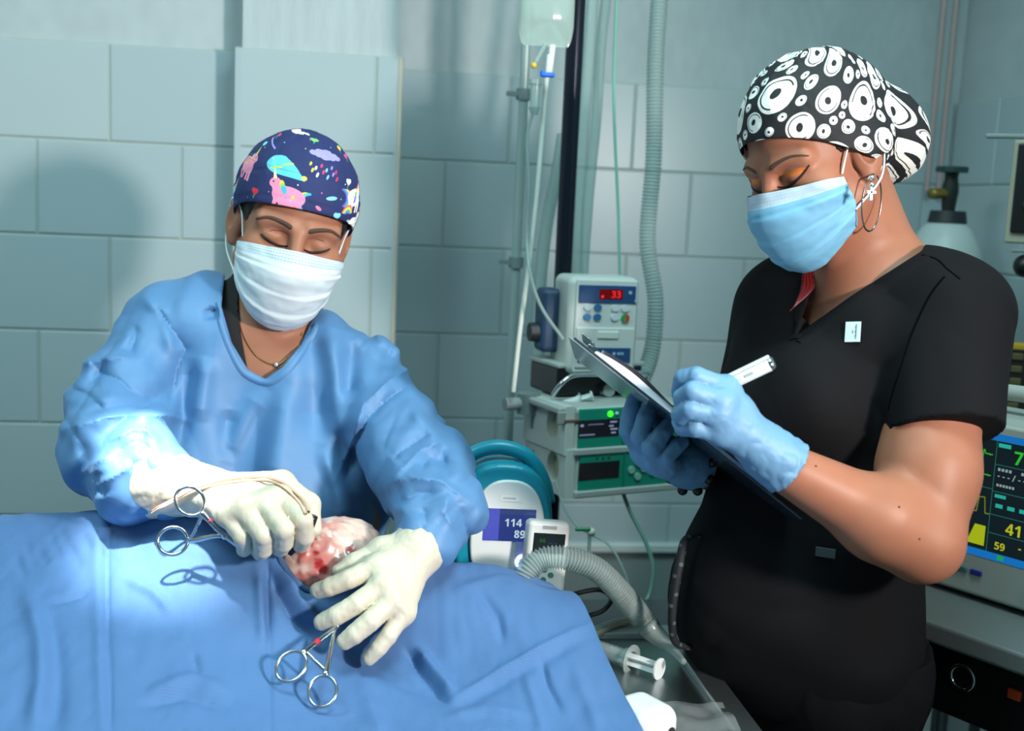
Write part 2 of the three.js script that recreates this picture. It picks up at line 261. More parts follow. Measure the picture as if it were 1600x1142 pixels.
const ear = (s) => { const o = ell(0, 0, 0, 0.009, 0.031, 0.0185), c = ell(s * 0.008, 0.006, 0.003, 0.007, 0.018, 0.009), l = ell(0, -0.026, 0.006, 0.006, 0.009, 0.008); return (x, y, z) => { x -= s * 0.079; y += 0.012; z += 0.016; const ax = x - s * (-z) * 0.35; return smax(smin(o(ax, y, z), l(ax, y, z), 0.006), -c(ax, y, z), 0.004); }; };
const earL = ear(-1), earR = ear(1), mouth = union([cone(V(-0.019, -0.071, 0.078), V(0.019, -0.071, 0.078), 0.006, 0.006), ell(0, -0.077, 0.079, 0.02, 0.007, 0.009)], 0.006);
const lidCuts = minOf([lidCut(-1), lidCut(1)]);
const headSkin = (x, y, z) => {
  let d = faceBase(x, y, z); if (d > 0.06) return d;
  d = smin(d, cheeks(x, y, z), 0.025); d = smin(d, brows(x, y, z), 0.016); d = smax(d, -sockets(x, y, z), 0.014); d = smin(d, nose(x, y, z), 0.009); d = smin(d, eyeballs(x, y, z), 0.005); d = smax(d, -lidCuts(x, y, z), 0.0025); d = smin(d, mouth(x, y, z), 0.008);
  return smin(smin(d, earL(x, y, z), 0.006), earR(x, y, z), 0.006);
};
const maskForm = (dz, k = 0.03) => { const b = ell(0, -0.056, 0.05 + dz, 0.056, 0.066, 0.058); return (x, y, z) => smin(smin(smin(faceBase(x, y, z), cheeks(x, y, z), 0.025), nose(x, y, z), 0.02) - 0.0035, b(x, y, z), k); };
const HB = [V(-0.1, -0.14, -0.13), V(0.1, 0.14, 0.125)];
// a domed cloth cap: rays from the middle of the skull to the form, from the rim up
function capGeo(form, rimY, folds, uvScale, nu = 150, nv = 60) {
  const C = V(0, 0.03, -0.025), dir = (a, l) => V(Math.sin(a) * Math.cos(l), Math.sin(l), Math.cos(a) * Math.cos(l)), hit = (a, l) => cast((x, y, z) => -form(x, y, z), C, dir(a, l), 0.4, 0.02), lat = [];
  for (let i = 0; i <= nu; i++) { const a = (i / nu * 2 - 1) * Math.PI; let lo = -1.3, hi = 1.2; for (let k = 0; k < 18; k++) { const m = (lo + hi) / 2; hit(a, m).y < rimY(a) ? lo = m : hi = m; } lat.push((lo + hi) / 2); }
  return sheet(nu, nv + 3, (u, v) => {
    const i = Math.round(u * nu), j = Math.round(v * (nv + 3)), a = (u * 2 - 1) * Math.PI, t = Math.max(0, j - 3) / nv, l = lerp(lat[i], Math.PI / 2 - 0.001, t), p = hit(a, l), n = p.clone().sub(C).normalize();
    p.addScaledVector(n, folds(a, l, t, p)); if (j < 3) { p.addScaledVector(n, [-0.006, -0.0035, -0.001][j]); p.y += [0.012, 0.003, 0.0005][j]; } return p;
  }, (u, v) => { const i = Math.round(u * nu), a = (u * 2 - 1) * Math.PI, t = Math.max(0, v * (nv + 3) - 3) / nv, l = lerp(lat[i], Math.PI / 2, t); return [0.5 + a * Math.cos(l) * 0.1 / uvScale[0], 0.5 + (l - uvScale[2]) * 0.105 / uvScale[1]]; });
}
// a pleated face mask over the lower face
function maskGeo(form, opt = {}) {
  const O = V(0, -0.05, -0.005), A = (opt.az ?? 66) * DEG, top = opt.top ?? ((s) => 0.40 - 0.14 * s * s), bot = opt.bot ?? ((s) => -0.98 + 0.42 * s * s);
  return sheet(72, 60, (u, v) => {
    const s = u * 2 - 1, a = s * A * (1 - 0.12 * Math.abs(v - 0.5)), l = lerp(top(s), bot(s), v), dir = V(Math.sin(a) * Math.cos(l), Math.sin(l), Math.cos(a) * Math.cos(l)), p = cast((x, y, z) => -form(x, y, z), O, dir, 0.4, 0.01);
    const edge = 1 - Math.pow(Math.abs(s), 6), saw = ((v * 4.2 + 0.1) % 1), pl = v > 0.16 && v < 0.9 ? (saw < 0.1 ? saw / 0.1 : 1 - (saw - 0.1) / 0.9) : 0;
    const crease = 0.0016 * nz(a * 4, l * 9, opt.seed ?? 1) + 0.0012 * Math.abs(nz(a * 7 + l * 3, l * 5, 4 + (opt.seed ?? 1))) - (opt.pinch ?? 0.004) * Math.exp(-Math.pow((Math.abs(s) - 0.8) / 0.12, 2)) * Math.exp(-Math.pow((v - 0.45) / 0.14, 2));
    return p.addScaledVector(dir, pl * 0.0028 * edge + crease + 0.001);
  }, (u, v) => [u, 1 - v]);
}
// hands: joints of four fingers and a thumb, a wrist, and how thick
function handField(h) {
  const r = h.r ?? 1, F = h.fingers, palm = [], R = [0.0122, 0.0114, 0.0106, 0.0092];
  F.forEach((f, i) => { palm.push(cone(h.wrist, f[0], 0.0205 * r, 0.0125 * r)); if (i) palm.push(cone(F[i - 1][0], f[0], 0.0118 * r, 0.0118 * r)); });
  palm.push(cone(h.wrist, h.thumb[1], 0.02 * r, 0.0145 * r)); palm.push(cone(h.thumb[1], F[0][0].clone().lerp(h.wrist, 0.35), 0.012 * r, 0.012 * r));
  const pf = union(palm, 0.012), fs = F.map((f, i) => { const q = r * (i === 3 ? 0.88 : i === 0 ? 0.98 : 1); return chain(f.map((p, k) => [p, R[k] * q]), 0.0012); });
  fs.push(chain([[h.thumb[0], 0.017 * r], [h.thumb[1], 0.0145 * r], [h.thumb[2], 0.0122 * r], [h.thumb[3], 0.0092 * r]], 0.006));
  const ff = minOf(fs), arm = cone(h.wrist, h.fore, (h.rw ?? 0.026), (h.rf ?? 0.033));
  return (x, y, z) => { const p = smin(pf(x, y, z), arm(x, y, z), 0.015); return smin(p, ff(x, y, z), 0.006); };
}
const handPts = (h) => [h.wrist, h.fore, ...h.thumb, ...h.fingers.flat()];
const px3 = (a) => a.map((q) => P(...q));
const crumple = (x, y, z, s, amp, w = 0) => { const a = nz(x * s, y * s, z * s + w), b = nz(x * s * 2.1 + 7, y * s * 2.1, z * s * 2.1 + w); return amp * (Math.abs(a) * 1.6 - 0.35 + 0.5 * (0.3 - Math.abs(b))); };
// cloth folds: sharp valleys between soft ridges, running across the direction al
const creases = (cx, cy, al, s, st, amp, w) => { const c = Math.cos(al), n = Math.sin(al), u = cx * c + cy * n, v = cy * c - cx * n, q = nz(u * s + 1.3 * nz(u * s * 0.4, v * s * 0.4, w), v * s * st, w); return amp * (Math.abs(q) * 2.2 - 0.45); };
// folds along drawn lines (given as directions from the lens, used on the near side of a cloth)
function foldLines(list) {
  const L = list.map(([pts, w, amp, sharp]) => ({ pts, w, amp, sharp, x0: Math.min(...pts.map((p) => p[0])) - 4 * w, x1: Math.max(...pts.map((p) => p[0])) + 4 * w, y0: Math.min(...pts.map((p) => p[1])) - 4 * w, y1: Math.max(...pts.map((p) => p[1])) + 4 * w }));
  return (u, v) => {
    let s = 0;
    for (const f of L) {
      if (u < f.x0 || u > f.x1 || v < f.y0 || v > f.y1) continue; let m = 1e9, tt = 0; const n = f.pts.length - 1;
      for (let i = 0; i < n; i++) { const [ax, ay] = f.pts[i], bx = f.pts[i + 1][0] - ax, by = f.pts[i + 1][1] - ay, t = clamp(((u - ax) * bx + (v - ay) * by) / (bx * bx + by * by), 0, 1), d = Math.hypot(u - ax - bx * t, v - ay - by * t); if (d < m) { m = d; tt = (i + t) / n; } }
      const e = Math.min(1, 0.15 + 4 * Math.min(tt, 1 - tt)); s += f.amp * e * (f.sharp ? Math.exp(-m / f.w) : Math.exp(-m * m / f.w / f.w));
    }
    return s;
  };
}
const pix = (() => { const e = CMI.elements; return (x, y, z) => { const d = -(e[2] * x + e[6] * y + e[10] * z + e[14]); return [800 + FPX * (e[0] * x + e[4] * y + e[8] * z + e[12]) / d, 571 - FPX * (e[1] * x + e[5] * y + e[9] * z + e[13]) / d]; }; })();
const planeF = (p, n) => { n = n.clone().normalize(); const o = p.dot(n); return (x, y, z) => x * n.x + y * n.y + z * n.z - o; };
const world = (geo, mat) => geo.applyMatrix4(mat);
const skinTint = (base, pink) => (x, y, z) => { const n = 1 + 0.05 * nz(x * 60, y * 60, z * 60) + 0.05 * nz(x * 18, y * 18, z * 18), b = 0.5 + 0.5 * nz(x * 14, y * 14, z * 14 + 9); return [base[0] * n, lerp(base[1], pink[1], b * 0.35) * n, lerp(base[2], pink[2], b * 0.35) * n]; };

// ---------------------------------------------------------------- the surgeon
M.gown = std(0x5380ae, 0.55, 0, { sheen: 0.3, sheenRoughness: 0.6, sheenColor: new THREE.Color(0.5, 0.65, 0.9) });
M.latex = std(0xcbc2ae, 0.5);
M.skin = std(0xffffff, 0.48, 0, { vertexColors: true, specularIntensity: 0.5 });
M.black = std(0x121316, 0.8);
M.brow = std(0x4a3228, 0.8); M.lash = std(0x1a1210, 0.7); M.hair = std(0x1d1512, 0.6);
M.steel = std(0xc8ccd0, 0.18, 1); M.steelSoft = std(0xa9aeb0, 0.32, 1);
M.maskWhite = std(0xe6eef2, 0.75, 0, { transmission: 0.0 });
const doc = thing('person', 'person in a blue surgical gown and navy patterned cap bending over the draped table', 'person');
let docHands = null;
const DM = headMatrix(V(0, 0, 0.075), 464, 375, 1.60, 19, 17, -11, 1.02), DMf = moved(headSkin, DM);
{
  const sp0 = P(412, 560, 1.72), neckTop = V(0, -0.05, -0.025).applyMatrix4(DM);
  const trunkBones = (o) => [cone(P(330, 545, 1.72), P(345, 760, 1.72), 0.105 - o, 0.115 - o), cone(P(480, 605, 1.72), P(490, 760, 1.72), 0.095 - o, 0.115 - o), cone(P(345, 760, 1.72), P(345, 1150, 1.92), 0.115 - o, 0.13 - o), cone(P(490, 760, 1.72), P(490, 1150, 1.92), 0.115 - o, 0.13 - o), cone(P(272, 525, 1.71), P(545, 588, 1.71), 0.072 - o, 0.062 - o), cone(P(345, 500, 1.74), P(470, 528, 1.74), 0.05 - o, 0.044 - o)];
  const armL = [[P(262, 530, 1.7), 0.07], [P(190, 640, 1.6), 0.066], [P(172, 705, 1.53), 0.064], [P(222, 743, 1.485), 0.058], [P(262, 756, 1.46), 0.044]], armR = [[P(570, 605, 1.7), 0.064], [P(622, 680, 1.63), 0.063], [P(658, 745, 1.57), 0.067], [P(684, 800, 1.5), 0.056], [P(672, 838, 1.46), 0.045]];
  const trunk = union(trunkBones(0), 0.05), sL = chain(armL, 0.02), sR = chain(armR, 0.02), neckOpen = prism([[352, 425], [346, 478], [362, 535], [388, 578], [414, 592], [441, 574], [470, 538], [486, 500], [502, 470], [470, 420], [420, 390]], 1.3, 1.78);
  const ci = CMI.elements, camX = (x, y, z) => ci[0] * x + ci[4] * y + ci[8] * z + ci[12], camY = (x, y, z) => ci[1] * x + ci[5] * y + ci[9] * z + ci[13];
  const gownFolds = foldLines([
    [[[238, 466], [259, 502], [290, 545], [276, 575], [264, 640]], 11, -0.0109, 1], [[[219, 455], [251, 487], [262, 516], [270, 563]], 12, 0.008, 0], [[[214, 508], [208, 535], [202, 560]], 10, -0.0075, 1], [[[122, 570], [160, 560], [210, 556]], 12, 0.0095, 1], [[[136, 604], [156, 582], [185, 594], [206, 612], [240, 625]], 10, -0.0088, 1], [[[150, 572], [185, 540], [212, 512]], 11, 0.0064, 0],
    [[[96, 672], [159, 652], [193, 648], [259, 648], [299, 659]], 11, 0.0116, 1], [[[128, 655], [160, 640], [200, 634], [250, 632]], 11, -0.008, 0], [[[150, 700], [206, 670], [226, 670], [252, 690]], 10, 0.0075, 1], [[[175, 712], [215, 690], [240, 705]], 10, -0.0068, 1], [[[118, 752], [142, 725], [178, 708]], 10, 0.0075, 1], [[[152, 735], [158, 778]], 10, -0.0082, 1], [[[150, 760], [180, 742], [215, 722]], 10, 0.0061, 1], [[[205, 715], [220, 745], [238, 760]], 10, -0.0061, 1], [[[125, 690], [135, 720], [120, 760]], 9, -0.0064, 0],
    [[[653, 567], [608, 594], [568, 632], [547, 700], [519, 760]], 10, 0.0082, 1], [[[640, 600], [602, 627], [575, 654], [554, 696], [540, 750]], 10, -0.0122, 1], [[[662, 572], [669, 610]], 11, 0.0096, 0], [[[672, 677], [626, 706], [614, 720]], 10, -0.0075, 1], [[[696, 686], [656, 704], [608, 752]], 10, 0.0075, 1], [[[700, 722], [670, 715], [656, 738]], 10, -0.0075, 1], [[[640, 640], [665, 660], [690, 690]], 11, 0.0064, 0], [[[600, 760], [640, 745], [690, 750], [735, 785]], 10, 0.0082, 1], [[[615, 790], [650, 772], [690, 770]], 10, -0.0068, 1], [[[660, 790], [665, 815], [650, 840]], 10, -0.0061, 1], [[[700, 770], [695, 800], [712, 830]], 10, 0.0061, 1], [[[575, 770], [590, 800], [585, 850]], 11, -0.0072, 0], [[[720, 790], [725, 820], [735, 845]], 10, -0.0061, 1],
    [[[483, 509], [495, 587], [488, 690]], 22, -0.0132, 0], [[[548, 533], [548, 630]], 15, -0.012, 0], [[[520, 520], [524, 600], [515, 720]], 15, 0.0096, 0], [[[450, 600], [436, 690], [420, 760]], 19, 0.0096, 0], [[[414, 605], [380, 660], [345, 722]], 16, 0.0096, 0], [[[324, 556], [316, 610], [311, 660]], 16, 0.0108, 0], [[[330, 480], [332, 500]], 12, -0.0096, 0], [[[300, 560], [290, 620], [285, 700]], 12, -0.0108, 0], [[[440, 760], [430, 830]], 19, -0.0096, 0], [[[505, 700], [525, 760], [545, 830]], 12, 0.012, 0], [[[360, 640], [352, 720]], 14, -0.0084, 0], [[[575, 500], [600, 530], [640, 560]], 11, 0.0084, 0], [[[560, 540], [585, 520], [600, 515]], 10, -0.0054, 1], [[[500, 505], [550, 520], [590, 548]], 10, 0.0034, 1]]);
  const gown = (x, y, z) => {
    let t = trunk(x, y, z), a = sL(x, y, z), b = sR(x, y, z); if (Math.min(t, a, b) > 0.06) return Math.min(t, a, b);
    const cx = camX(x, y, z), cy = camY(x, y, z), low = sstep(-0.02, -0.16, cy);
    // hanging folds of the front, fanning out from the neckline
    const fan = (cx + 0.345) / (0.16 + Math.max(0, 0.06 - cy)), fold = Math.sin(fan * 15 + 2.2 * nz(cx * 5, cy * 3, 2)) * 0.0065 * (0.35 + low) + 0.006 * nz(cx * 9, cy * 3.2, 1) + 0.004 * Math.abs(nz(cx * 20, cy * 9, 3));
    t -= fold;
    const [pu, pv] = pix(x, y, z), fl = gownFolds(pu, pv) * 1.0; t -= fl; a -= fl; b -= fl;
    a -= creases(cx, cy, -0.5, 9, 0.4, 0.009, 3.3) + creases(cx, cy, 0.9, 24, 0.3, 0.004, 5.7) + 0.004 * nz(x * 30, y * 30, z * 30); b -= creases(cx, cy, 0.55, 9, 0.4, 0.009, 8.1) + creases(cx, cy, -0.9, 24, 0.3, 0.004, 2.2) + 0.004 * nz(x * 30, y * 30, z * 30);
    let d = smin(smin(t, a, 0.022), b, 0.022);
    d = smax(d, -neckOpen(x, y, z), 0.004); return Math.max(d, 0.42 - y);
  };
  const gpts = [...armL, ...armR].map((q) => q[0]).concat([P(330, 430, 1.75), P(500, 430, 1.75), V(-0.4, 0.43, -2.05), V(0.12, 0.43, -2.05)]);
  mesh('gown', meshSDF(gown, ...bounds(gpts, 0.13), 0.0042, { pad: 0.04 }), M.gown, doc);
  // neckline binding
  const nl = [[347, 470], [350, 500], [364, 540], [388, 581], [414, 595], [442, 577], [470, 541], [488, 503], [499, 478]].map(([x, y]) => castPx(gown, x + (x < 414 ? -5 : 5), y + 3, 1.2));
  mesh('neck_binding', ribbon(gown, nl, 0.011, 0.0008, 60, 0.0018), M.gown, doc);
  // hands
  const hR = { wrist: P(322, 768, 1.435), fore: P(246, 752, 1.462), rw: 0.029, rf: 0.047, fingers: [px3([[437, 777, 1.375], [473, 812, 1.345], [476, 838, 1.36], [470, 851, 1.385]]), px3([[411, 789, 1.36], [443, 827, 1.33], [443, 847, 1.35], [438, 857, 1.38]]), px3([[383, 797, 1.355], [411, 836, 1.335], [411, 857, 1.355], [407, 863, 1.38]]), px3([[355, 803, 1.36], [379, 838, 1.345], [383, 853, 1.365], [381, 859, 1.39]])], thumb: px3([[345, 762, 1.44], [440, 757, 1.415], [483, 788, 1.405], [490, 826, 1.395]]) };
  const hL = { wrist: P(655, 858, 1.44), fore: P(668, 826, 1.475), rw: 0.031, rf: 0.036, fingers: [px3([[590, 885, 1.40], [545, 905, 1.385], [515, 917, 1.385], [497, 923, 1.39]]), px3([[600, 913, 1.385], [556, 944, 1.365], [525, 962, 1.36], [503, 972, 1.365]]), px3([[613, 938, 1.38], [578, 971, 1.355], [554, 991, 1.35], [539, 1002, 1.352]]), px3([[630, 957, 1.385], [606, 994, 1.365], [591, 1013, 1.36], [577, 1028, 1.36]])], thumb: px3([[640, 852, 1.44], [598, 860, 1.43], [556, 881, 1.42], [530, 894, 1.415]]) };
  const fR = handField(hR), fL = handField(hL); docHands = [fR, fL];
  const glove = (f, h, k) => { const cut = planeF(h.fore, h.fore.clone().sub(h.wrist)); return (x, y, z) => { let d = f(x, y, z) - 0.0009; if (d > 0.02) return d; const n = crumple(x, y, z, 60, 0.0005, k) + 0.0004 * nz(x * 240, y * 90, z * 240); return Math.max(d - n, cut(x, y, z) - 0.012); }; };
  mesh('glove', meshSDF(glove(fR, hR, 1), ...bounds(handPts(hR), 0.06), 0.0024), M.latex, doc);
  mesh('glove', meshSDF(glove(fL, hL, 4), ...bounds(handPts(hL), 0.06), 0.0024), M.latex, doc);
  // body: head, neck and trunk in one skin
  const neck = union([cone(neckTop, P(415, 560, 1.705), 0.052, 0.056), cone(V(0, -0.03, -0.04).applyMatrix4(DM), P(412, 540, 1.73), 0.05, 0.062)], 0.03), bodyTrunk = union(trunkBones(0.014), 0.05), bArms = minOf([chain(armL.map(([p, r]) => [p, r * 0.72]), 0.02), chain(armR.map(([p, r]) => [p, r * 0.72]), 0.02)]);
  const bodyLow = (x, y, z) => Math.max(smin(smin(bodyTrunk(x, y, z) + 0.002, neck(x, y, z), 0.03), bArms(x, y, z), 0.02), 0.45 - y);
  const skinF = (x, y, z) => smin(bodyLow(x, y, z), DMf(x, y, z), 0.02), tint = skinTint([0.37, 0.165, 0.1], [0.37, 0.135, 0.085]);
  const hbox = bounds([...[-1, 1].flatMap((s) => [V(s * 0.085, 0.13, 0), V(s * 0.085, -0.13, 0), V(0, -0.05, 0.115), V(0, 0, -0.115)])].map((p) => p.applyMatrix4(DM)), 0.012);
  const low = meshSDF(bodyLow, ...bounds(gpts, 0.08), 0.009, { color: tint }), top = meshSDF(skinF, ...hbox, 0.0024, { color: tint }), nk = meshSDF(skinF, ...bounds([P(330, 440, 1.78), P(520, 620, 1.55), P(420, 620, 1.55)], 0.02), 0.004, { color: tint });
  const hs = [fR, fL].map((f, i) => meshSDF((x, y, z) => f(x, y, z) + 0.0022, ...bounds(handPts([hR, hL][i]), 0.05), 0.0045, { color: tint }));
  const legs = [[345, 0.1], [490, 0.1]].map(([x]) => { const a = P(x, 1150, 1.92), f = (q) => V(a.x, q, a.z); return meshSDF(union([cone(a, f(0.5), 0.09, 0.062), cone(f(0.5), f(0.08), 0.058, 0.042), cone(f(0.045), f(0.045).add(V(0, -0.008, 0.13)), 0.042, 0.034)], 0.03), ...bounds([a, f(0), f(0).add(V(0, 0, 0.17))], 0.1), 0.012, { color: tint }); });
  mesh('body', mergeGeometries([low, top, nk, ...hs, ...legs].map((g) => g.toNonIndexed())), M.skin, doc);
  // undershirt strap in the neckline
  const open2 = prism([[380, 420], [372, 470], [376, 520], [389, 590], [414, 600], [448, 585], [492, 520], [520, 470], [480, 400]], 1.2, 2);
  const usArea = prism([[325, 425], [325, 600], [400, 606], [418, 590], [395, 425]], 1.2, 2), us = (x, y, z) => Math.max(usArea(x, y, z), bodyLow(x, y, z) - 0.004, -open2(x, y, z), planeF(P(420, 640, 1.6), V(0, -1, 0))(x, y, z));
  mesh('undershirt', meshSDF(us, ...bounds([P(330, 440, 1.75), P(510, 620, 1.55)], 0.02), 0.0035), M.black, doc);
  const nkl = [[372, 500], [385, 535], [405, 560], [432, 570], [445, 563], [472, 520]].map(([x, y]) => castPx(bodyLow, x, y, 1.3));
  mesh('necklace', tube(nkl.map((p) => snap(bodyLow, p, 0.0008)), 0.0009, 60, 6), std(0xb98a55, 0.3, 1), doc);
  mesh('pendant', new THREE.SphereGeometry(0.0035, 12, 8).translate(...snap(bodyLow, nkl[3], 0.002).toArray()), std(0xd0c8c0, 0.2, 0.6), doc);
  // cap, mask and face
  const capForm = (() => { const a = ell(0, 0.036, -0.022, 0.086, 0.094, 0.103); return (x, y, z) => smin(a(x, y, z), cranium(x, y, z) - 0.006, 0.02); })();
  const rim = (a) => { const c = Math.cos(a); return c > 0 ? lerp(-0.012, 0.045, Math.pow(c, 0.8)) : lerp(-0.012, -0.045, -c); };
  mesh('surgical_cap', world(capGeo(capForm, rim, (a, l, t) => 0.0022 * nz(a * 3.2, l * 3, 1) + 0.0016 * Math.abs(nz(a * 9, l * 3.5, 5)) + (t > 0.05 && t < 0.07 ? -0.0008 : 0) - 0.0012 * Math.exp(-Math.pow((t - 0.3) / 0.02, 2)), [0.39, 0.26, 0.56]), DM), std(0xffffff, 0.8, 0, { map: canvasTex(1024, 683, drawUnicornPrint) }), doc);
  const hairF = (x, y, z) => Math.max(cranium(x, y, z) - 0.004, -0.05 - y + Math.max(0, z) * 1.6, z - 0.022 - 0.4 * (y + 0.01), y - 0.07);
  mesh('hair', world(meshSDF((x, y, z) => Math.max(hairF(x, y, z), -(Math.hypot(Math.abs(x) - 0.08, y + 0.015, z + 0.012) - 0.03)), ...HB, 0.004), DM), M.hair, doc);
  const mf = maskForm(0.004), mk = mesh('face_mask', world(maskGeo(mf, { seed: 2, az: 67, top: (s) => 0.36 - 0.12 * s * s, bot: (s) => -0.78 + 0.34 * s * s }), DM), std(0xffffff, 0.75, 0, { map: canvasTex(512, 512, (g, w, h) => maskPrint(g, w, h, '#cfdbe0', '#c6d6de', '#5f93b0')) }), doc);
  const headW = moved(headSkin, DM), L = (x, y, z) => V(x, y, z).applyMatrix4(DM);
  for (const s of [-1, 1]) {
    mesh('ear_loop', tube([L(s * 0.067, -0.022, 0.03), L(s * 0.076, 0.012, 0.008), L(s * 0.087, 0.02, -0.012), L(s * 0.087, -0.0, -0.038), L(s * 0.083, -0.05, -0.02), L(s * 0.066, -0.078, 0.026)], 0.0013, 40, 6), M.maskWhite, mk);
    mesh('eyebrow', world(ribbon(headSkin, [V(s * 0.012, 0.0165, 0.09), V(s * 0.026, 0.0215, 0.085), V(s * 0.042, 0.0225, 0.075), V(s * 0.056, 0.0145, 0.062)], (t) => 0.0098 * (1 - 0.62 * t) * Math.min(1, t * 8 + 0.5), 0.0003, 26, 0.0008), DM), M.brow, doc);
    mesh('eyelashes', world(ribbon(headSkin, [V(s * 0.0175, -0.0075, 0.085), V(s * 0.025, -0.0105, 0.085), V(s * 0.034, -0.011, 0.083), V(s * 0.043, -0.0075, 0.076), V(s * 0.049, -0.004, 0.07)], (t) => 0.005 * (0.5 + 0.5 * Math.sin(t * 3.1)), 0.0004, 24, 0.0012), DM), M.lash, doc);
    mesh('eyelid_crease', world(ribbon(headSkin, [V(s * 0.018, 0.0035, 0.083), V(s * 0.032, 0.006, 0.082), V(s * 0.046, 0.004, 0.073)], (t) => 0.0016 * Math.sin(t * 3.14), 0.0001, 20, 0.0001), DM), std(0x5a3325, 0.7), doc);
  }
}
function maskPrint(g, w, h, body, band, line) {
  g.fillStyle = body; g.fillRect(0, 0, w, h); g.fillStyle = band; g.fillRect(0, 0, w, h * 0.14);
  g.strokeStyle = line; g.lineWidth = 2.6; g.setLineDash([6, 3]); for (const y of [0.02, 0.05, 0.085, 0.115]) { g.beginPath(); g.moveTo(0, h * y); g.lineTo(w, h * y); g.stroke(); }
  for (const x of [0.02, 0.98]) { g.setLineDash([3, 3]); g.beginPath(); g.moveTo(w * x, 0); g.lineTo(w * x, h); g.stroke(); }
  g.setLineDash([]); g.fillStyle = line; for (const x of [0.05, 0.93]) for (let i = 0; i < 5; i++) g.fillRect(w * x + i * 4, h * 0.03, 2, h * 0.06);
}
function drawUnicornPrint(g, w, h) {
  g.fillStyle = '#1f2a5e'; g.fillRect(0, 0, w, h);
  const S = w / 0.3, R = (x, y, f) => { g.save(); g.translate(w / 2 + x * S, h / 2 - y * S); f(); g.restore(); };
  const el = (x, y, a, b, c, r = 0) => { g.fillStyle = c; g.beginPath(); g.ellipse(x, y, a, b, r, 0, 7); g.fill(); };
  const cloud = (c, s) => { for (const [x, y, r] of [[-40, 4, 14], [-20, -6, 17], [4, -10, 20], [28, -2, 17], [46, 6, 13], [0, 8, 22], [-22, 8, 15], [24, 10, 14]]) el(x * s, y * s, r * s, r * s * 0.8, c); };
  const rain = () => { const cs = ['#f2d43c', '#ffffff', '#e83a6a', '#7bc8e8', '#8a7be0', '#d8324a']; for (let i = 0; i < 12; i++) el(-48 + (i % 6) * 18 + (i > 5 ? 8 : 0), (i % 2) * 14 + (i > 5 ? 24 : 0), 4, 9, cs[i % 6], 0.2); };
  const flower = (c) => { g.strokeStyle = '#3fae6a'; g.lineWidth = 4; g.beginPath(); g.moveTo(0, 0); g.lineTo(-2, 30); g.stroke(); el(-7, 0, 9, 9, c); el(7, 0, 9, 9, c); el(0, 7, 9, 9, c); };
  const unicorn = (body, mane, horn, flip) => {
    g.scale(flip, 1); mane.forEach((c, i) => { g.strokeStyle = c; g.lineWidth = 8; g.beginPath(); g.arc(-62 - i * 7, 14, 34, -1.4, 1.0); g.stroke(); });
    el(0, 6, 56, 34, body); el(52, -30, 22, 17, body, 0.5); g.fillStyle = body; g.beginPath(); g.moveTo(20, -10); g.lineTo(40, -46); g.lineTo(64, -20); g.lineTo(46, 20); g.fill();
    for (const x of [-40, -18, 20, 40]) g.fillRect(x - 7, 20, 14, 46); g.fillStyle = horn; g.beginPath(); g.moveTo(46, -46); g.lineTo(66, -88); g.lineTo(60, -42); g.fill();
    el(58, -32, 3, 3, '#222244'); mane.forEach((c, i) => el(26 - i * 5, -30 + i * 9, 9, 14, c, 0.4)); el(-16, 4, 6, 6, '#f0c84a'); el(6, 12, 4, 4, '#b089e0');
  };
  const rb = ['#e84a6a', '#f5b84a', '#f7e26a', '#5fc26a', '#4a9fe0', '#6a5fc8'];
  R(0.012, 0.03, () => cloud('#9a93dc', 1.05)); R(0.012, 0.014, rain);
  R(-0.02, 0.062, () => { cloud('#f4f2ec', 0.9); el(-52, -4, 12, 8, '#a8323e'); });
  R(-0.062, 0.066, () => { rb.forEach((c, i) => { g.strokeStyle = c; g.lineWidth = 5; g.beginPath(); g.arc(0, 20, 50 - i * 6, 3.4, 5.2); g.stroke(); }); });
  R(0.052, 0.058, () => { el(0, 0, 46, 15, '#8f86d8', 0.2); el(-30, -4, 20, 10, '#8f86d8', 0.5); el(36, 12, 18, 7, '#8f86d8', 0.8); });
  R(0.036, 0.048, () => flower('#f0c53a')); R(0.047, 0.036, () => flower('#e84a8a')); R(0.062, 0.04, () => flower('#d8303e')); R(0.08, 0.034, () => flower('#6f6ad0')); R(-0.06, 0.05, () => flower('#f0d23a')); R(-0.1, 0.06, () => flower('#f0f0e0'));
  R(-0.03, 0.005, () => { g.fillStyle = '#5cc3dc'; g.beginPath(); g.moveTo(-58, 4); g.quadraticCurveTo(-40, -42, 10, -38); g.quadraticCurveTo(50, -10, 86, 42); g.quadraticCurveTo(20, 40, -20, 38); g.quadraticCurveTo(-62, 30, -58, 4); g.fill(); for (let i = 0; i < 14; i++) el(-36 + (i * 37 % 80), -14 + (i * 23 % 44), 4, 4, '#b8dc5a'); });
  R(-0.05, 0.028, () => { g.strokeStyle = '#9a93dc'; g.lineWidth = 9; g.beginPath(); g.moveTo(-20, -40); g.quadraticCurveTo(0, 4, 30, 20); g.stroke(); });
  R(-0.018, -0.024, () => unicorn('#ef8fb4', ['#f5c84a', '#7fcf6a', '#3fb0c8'], '#e8d8a8', -1)); R(-0.085, -0.005, () => unicorn('#ee93ae', ['#7fd0d8', '#f5c84a'], '#d8c85a', 1)); R(0.062, -0.012, () => unicorn('#f3efe8', rb, '#e8b8c0', 1)); R(0.07, -0.045, () => unicorn('#f0ece4', ['#e8a0b0', '#a0c8e0'], '#e8d8a8', 1));
  R(0.024, -0.018, () => el(0, 0, 22, 7, '#7fd0e8', -0.2)); R(0.035, -0.045, () => { for (const [i, c] of ['#8a7be0', '#4ac0a0', '#e85a8a'].entries()) el(i * 14 - 14, i * 6, 8, 20, c, -0.6); });
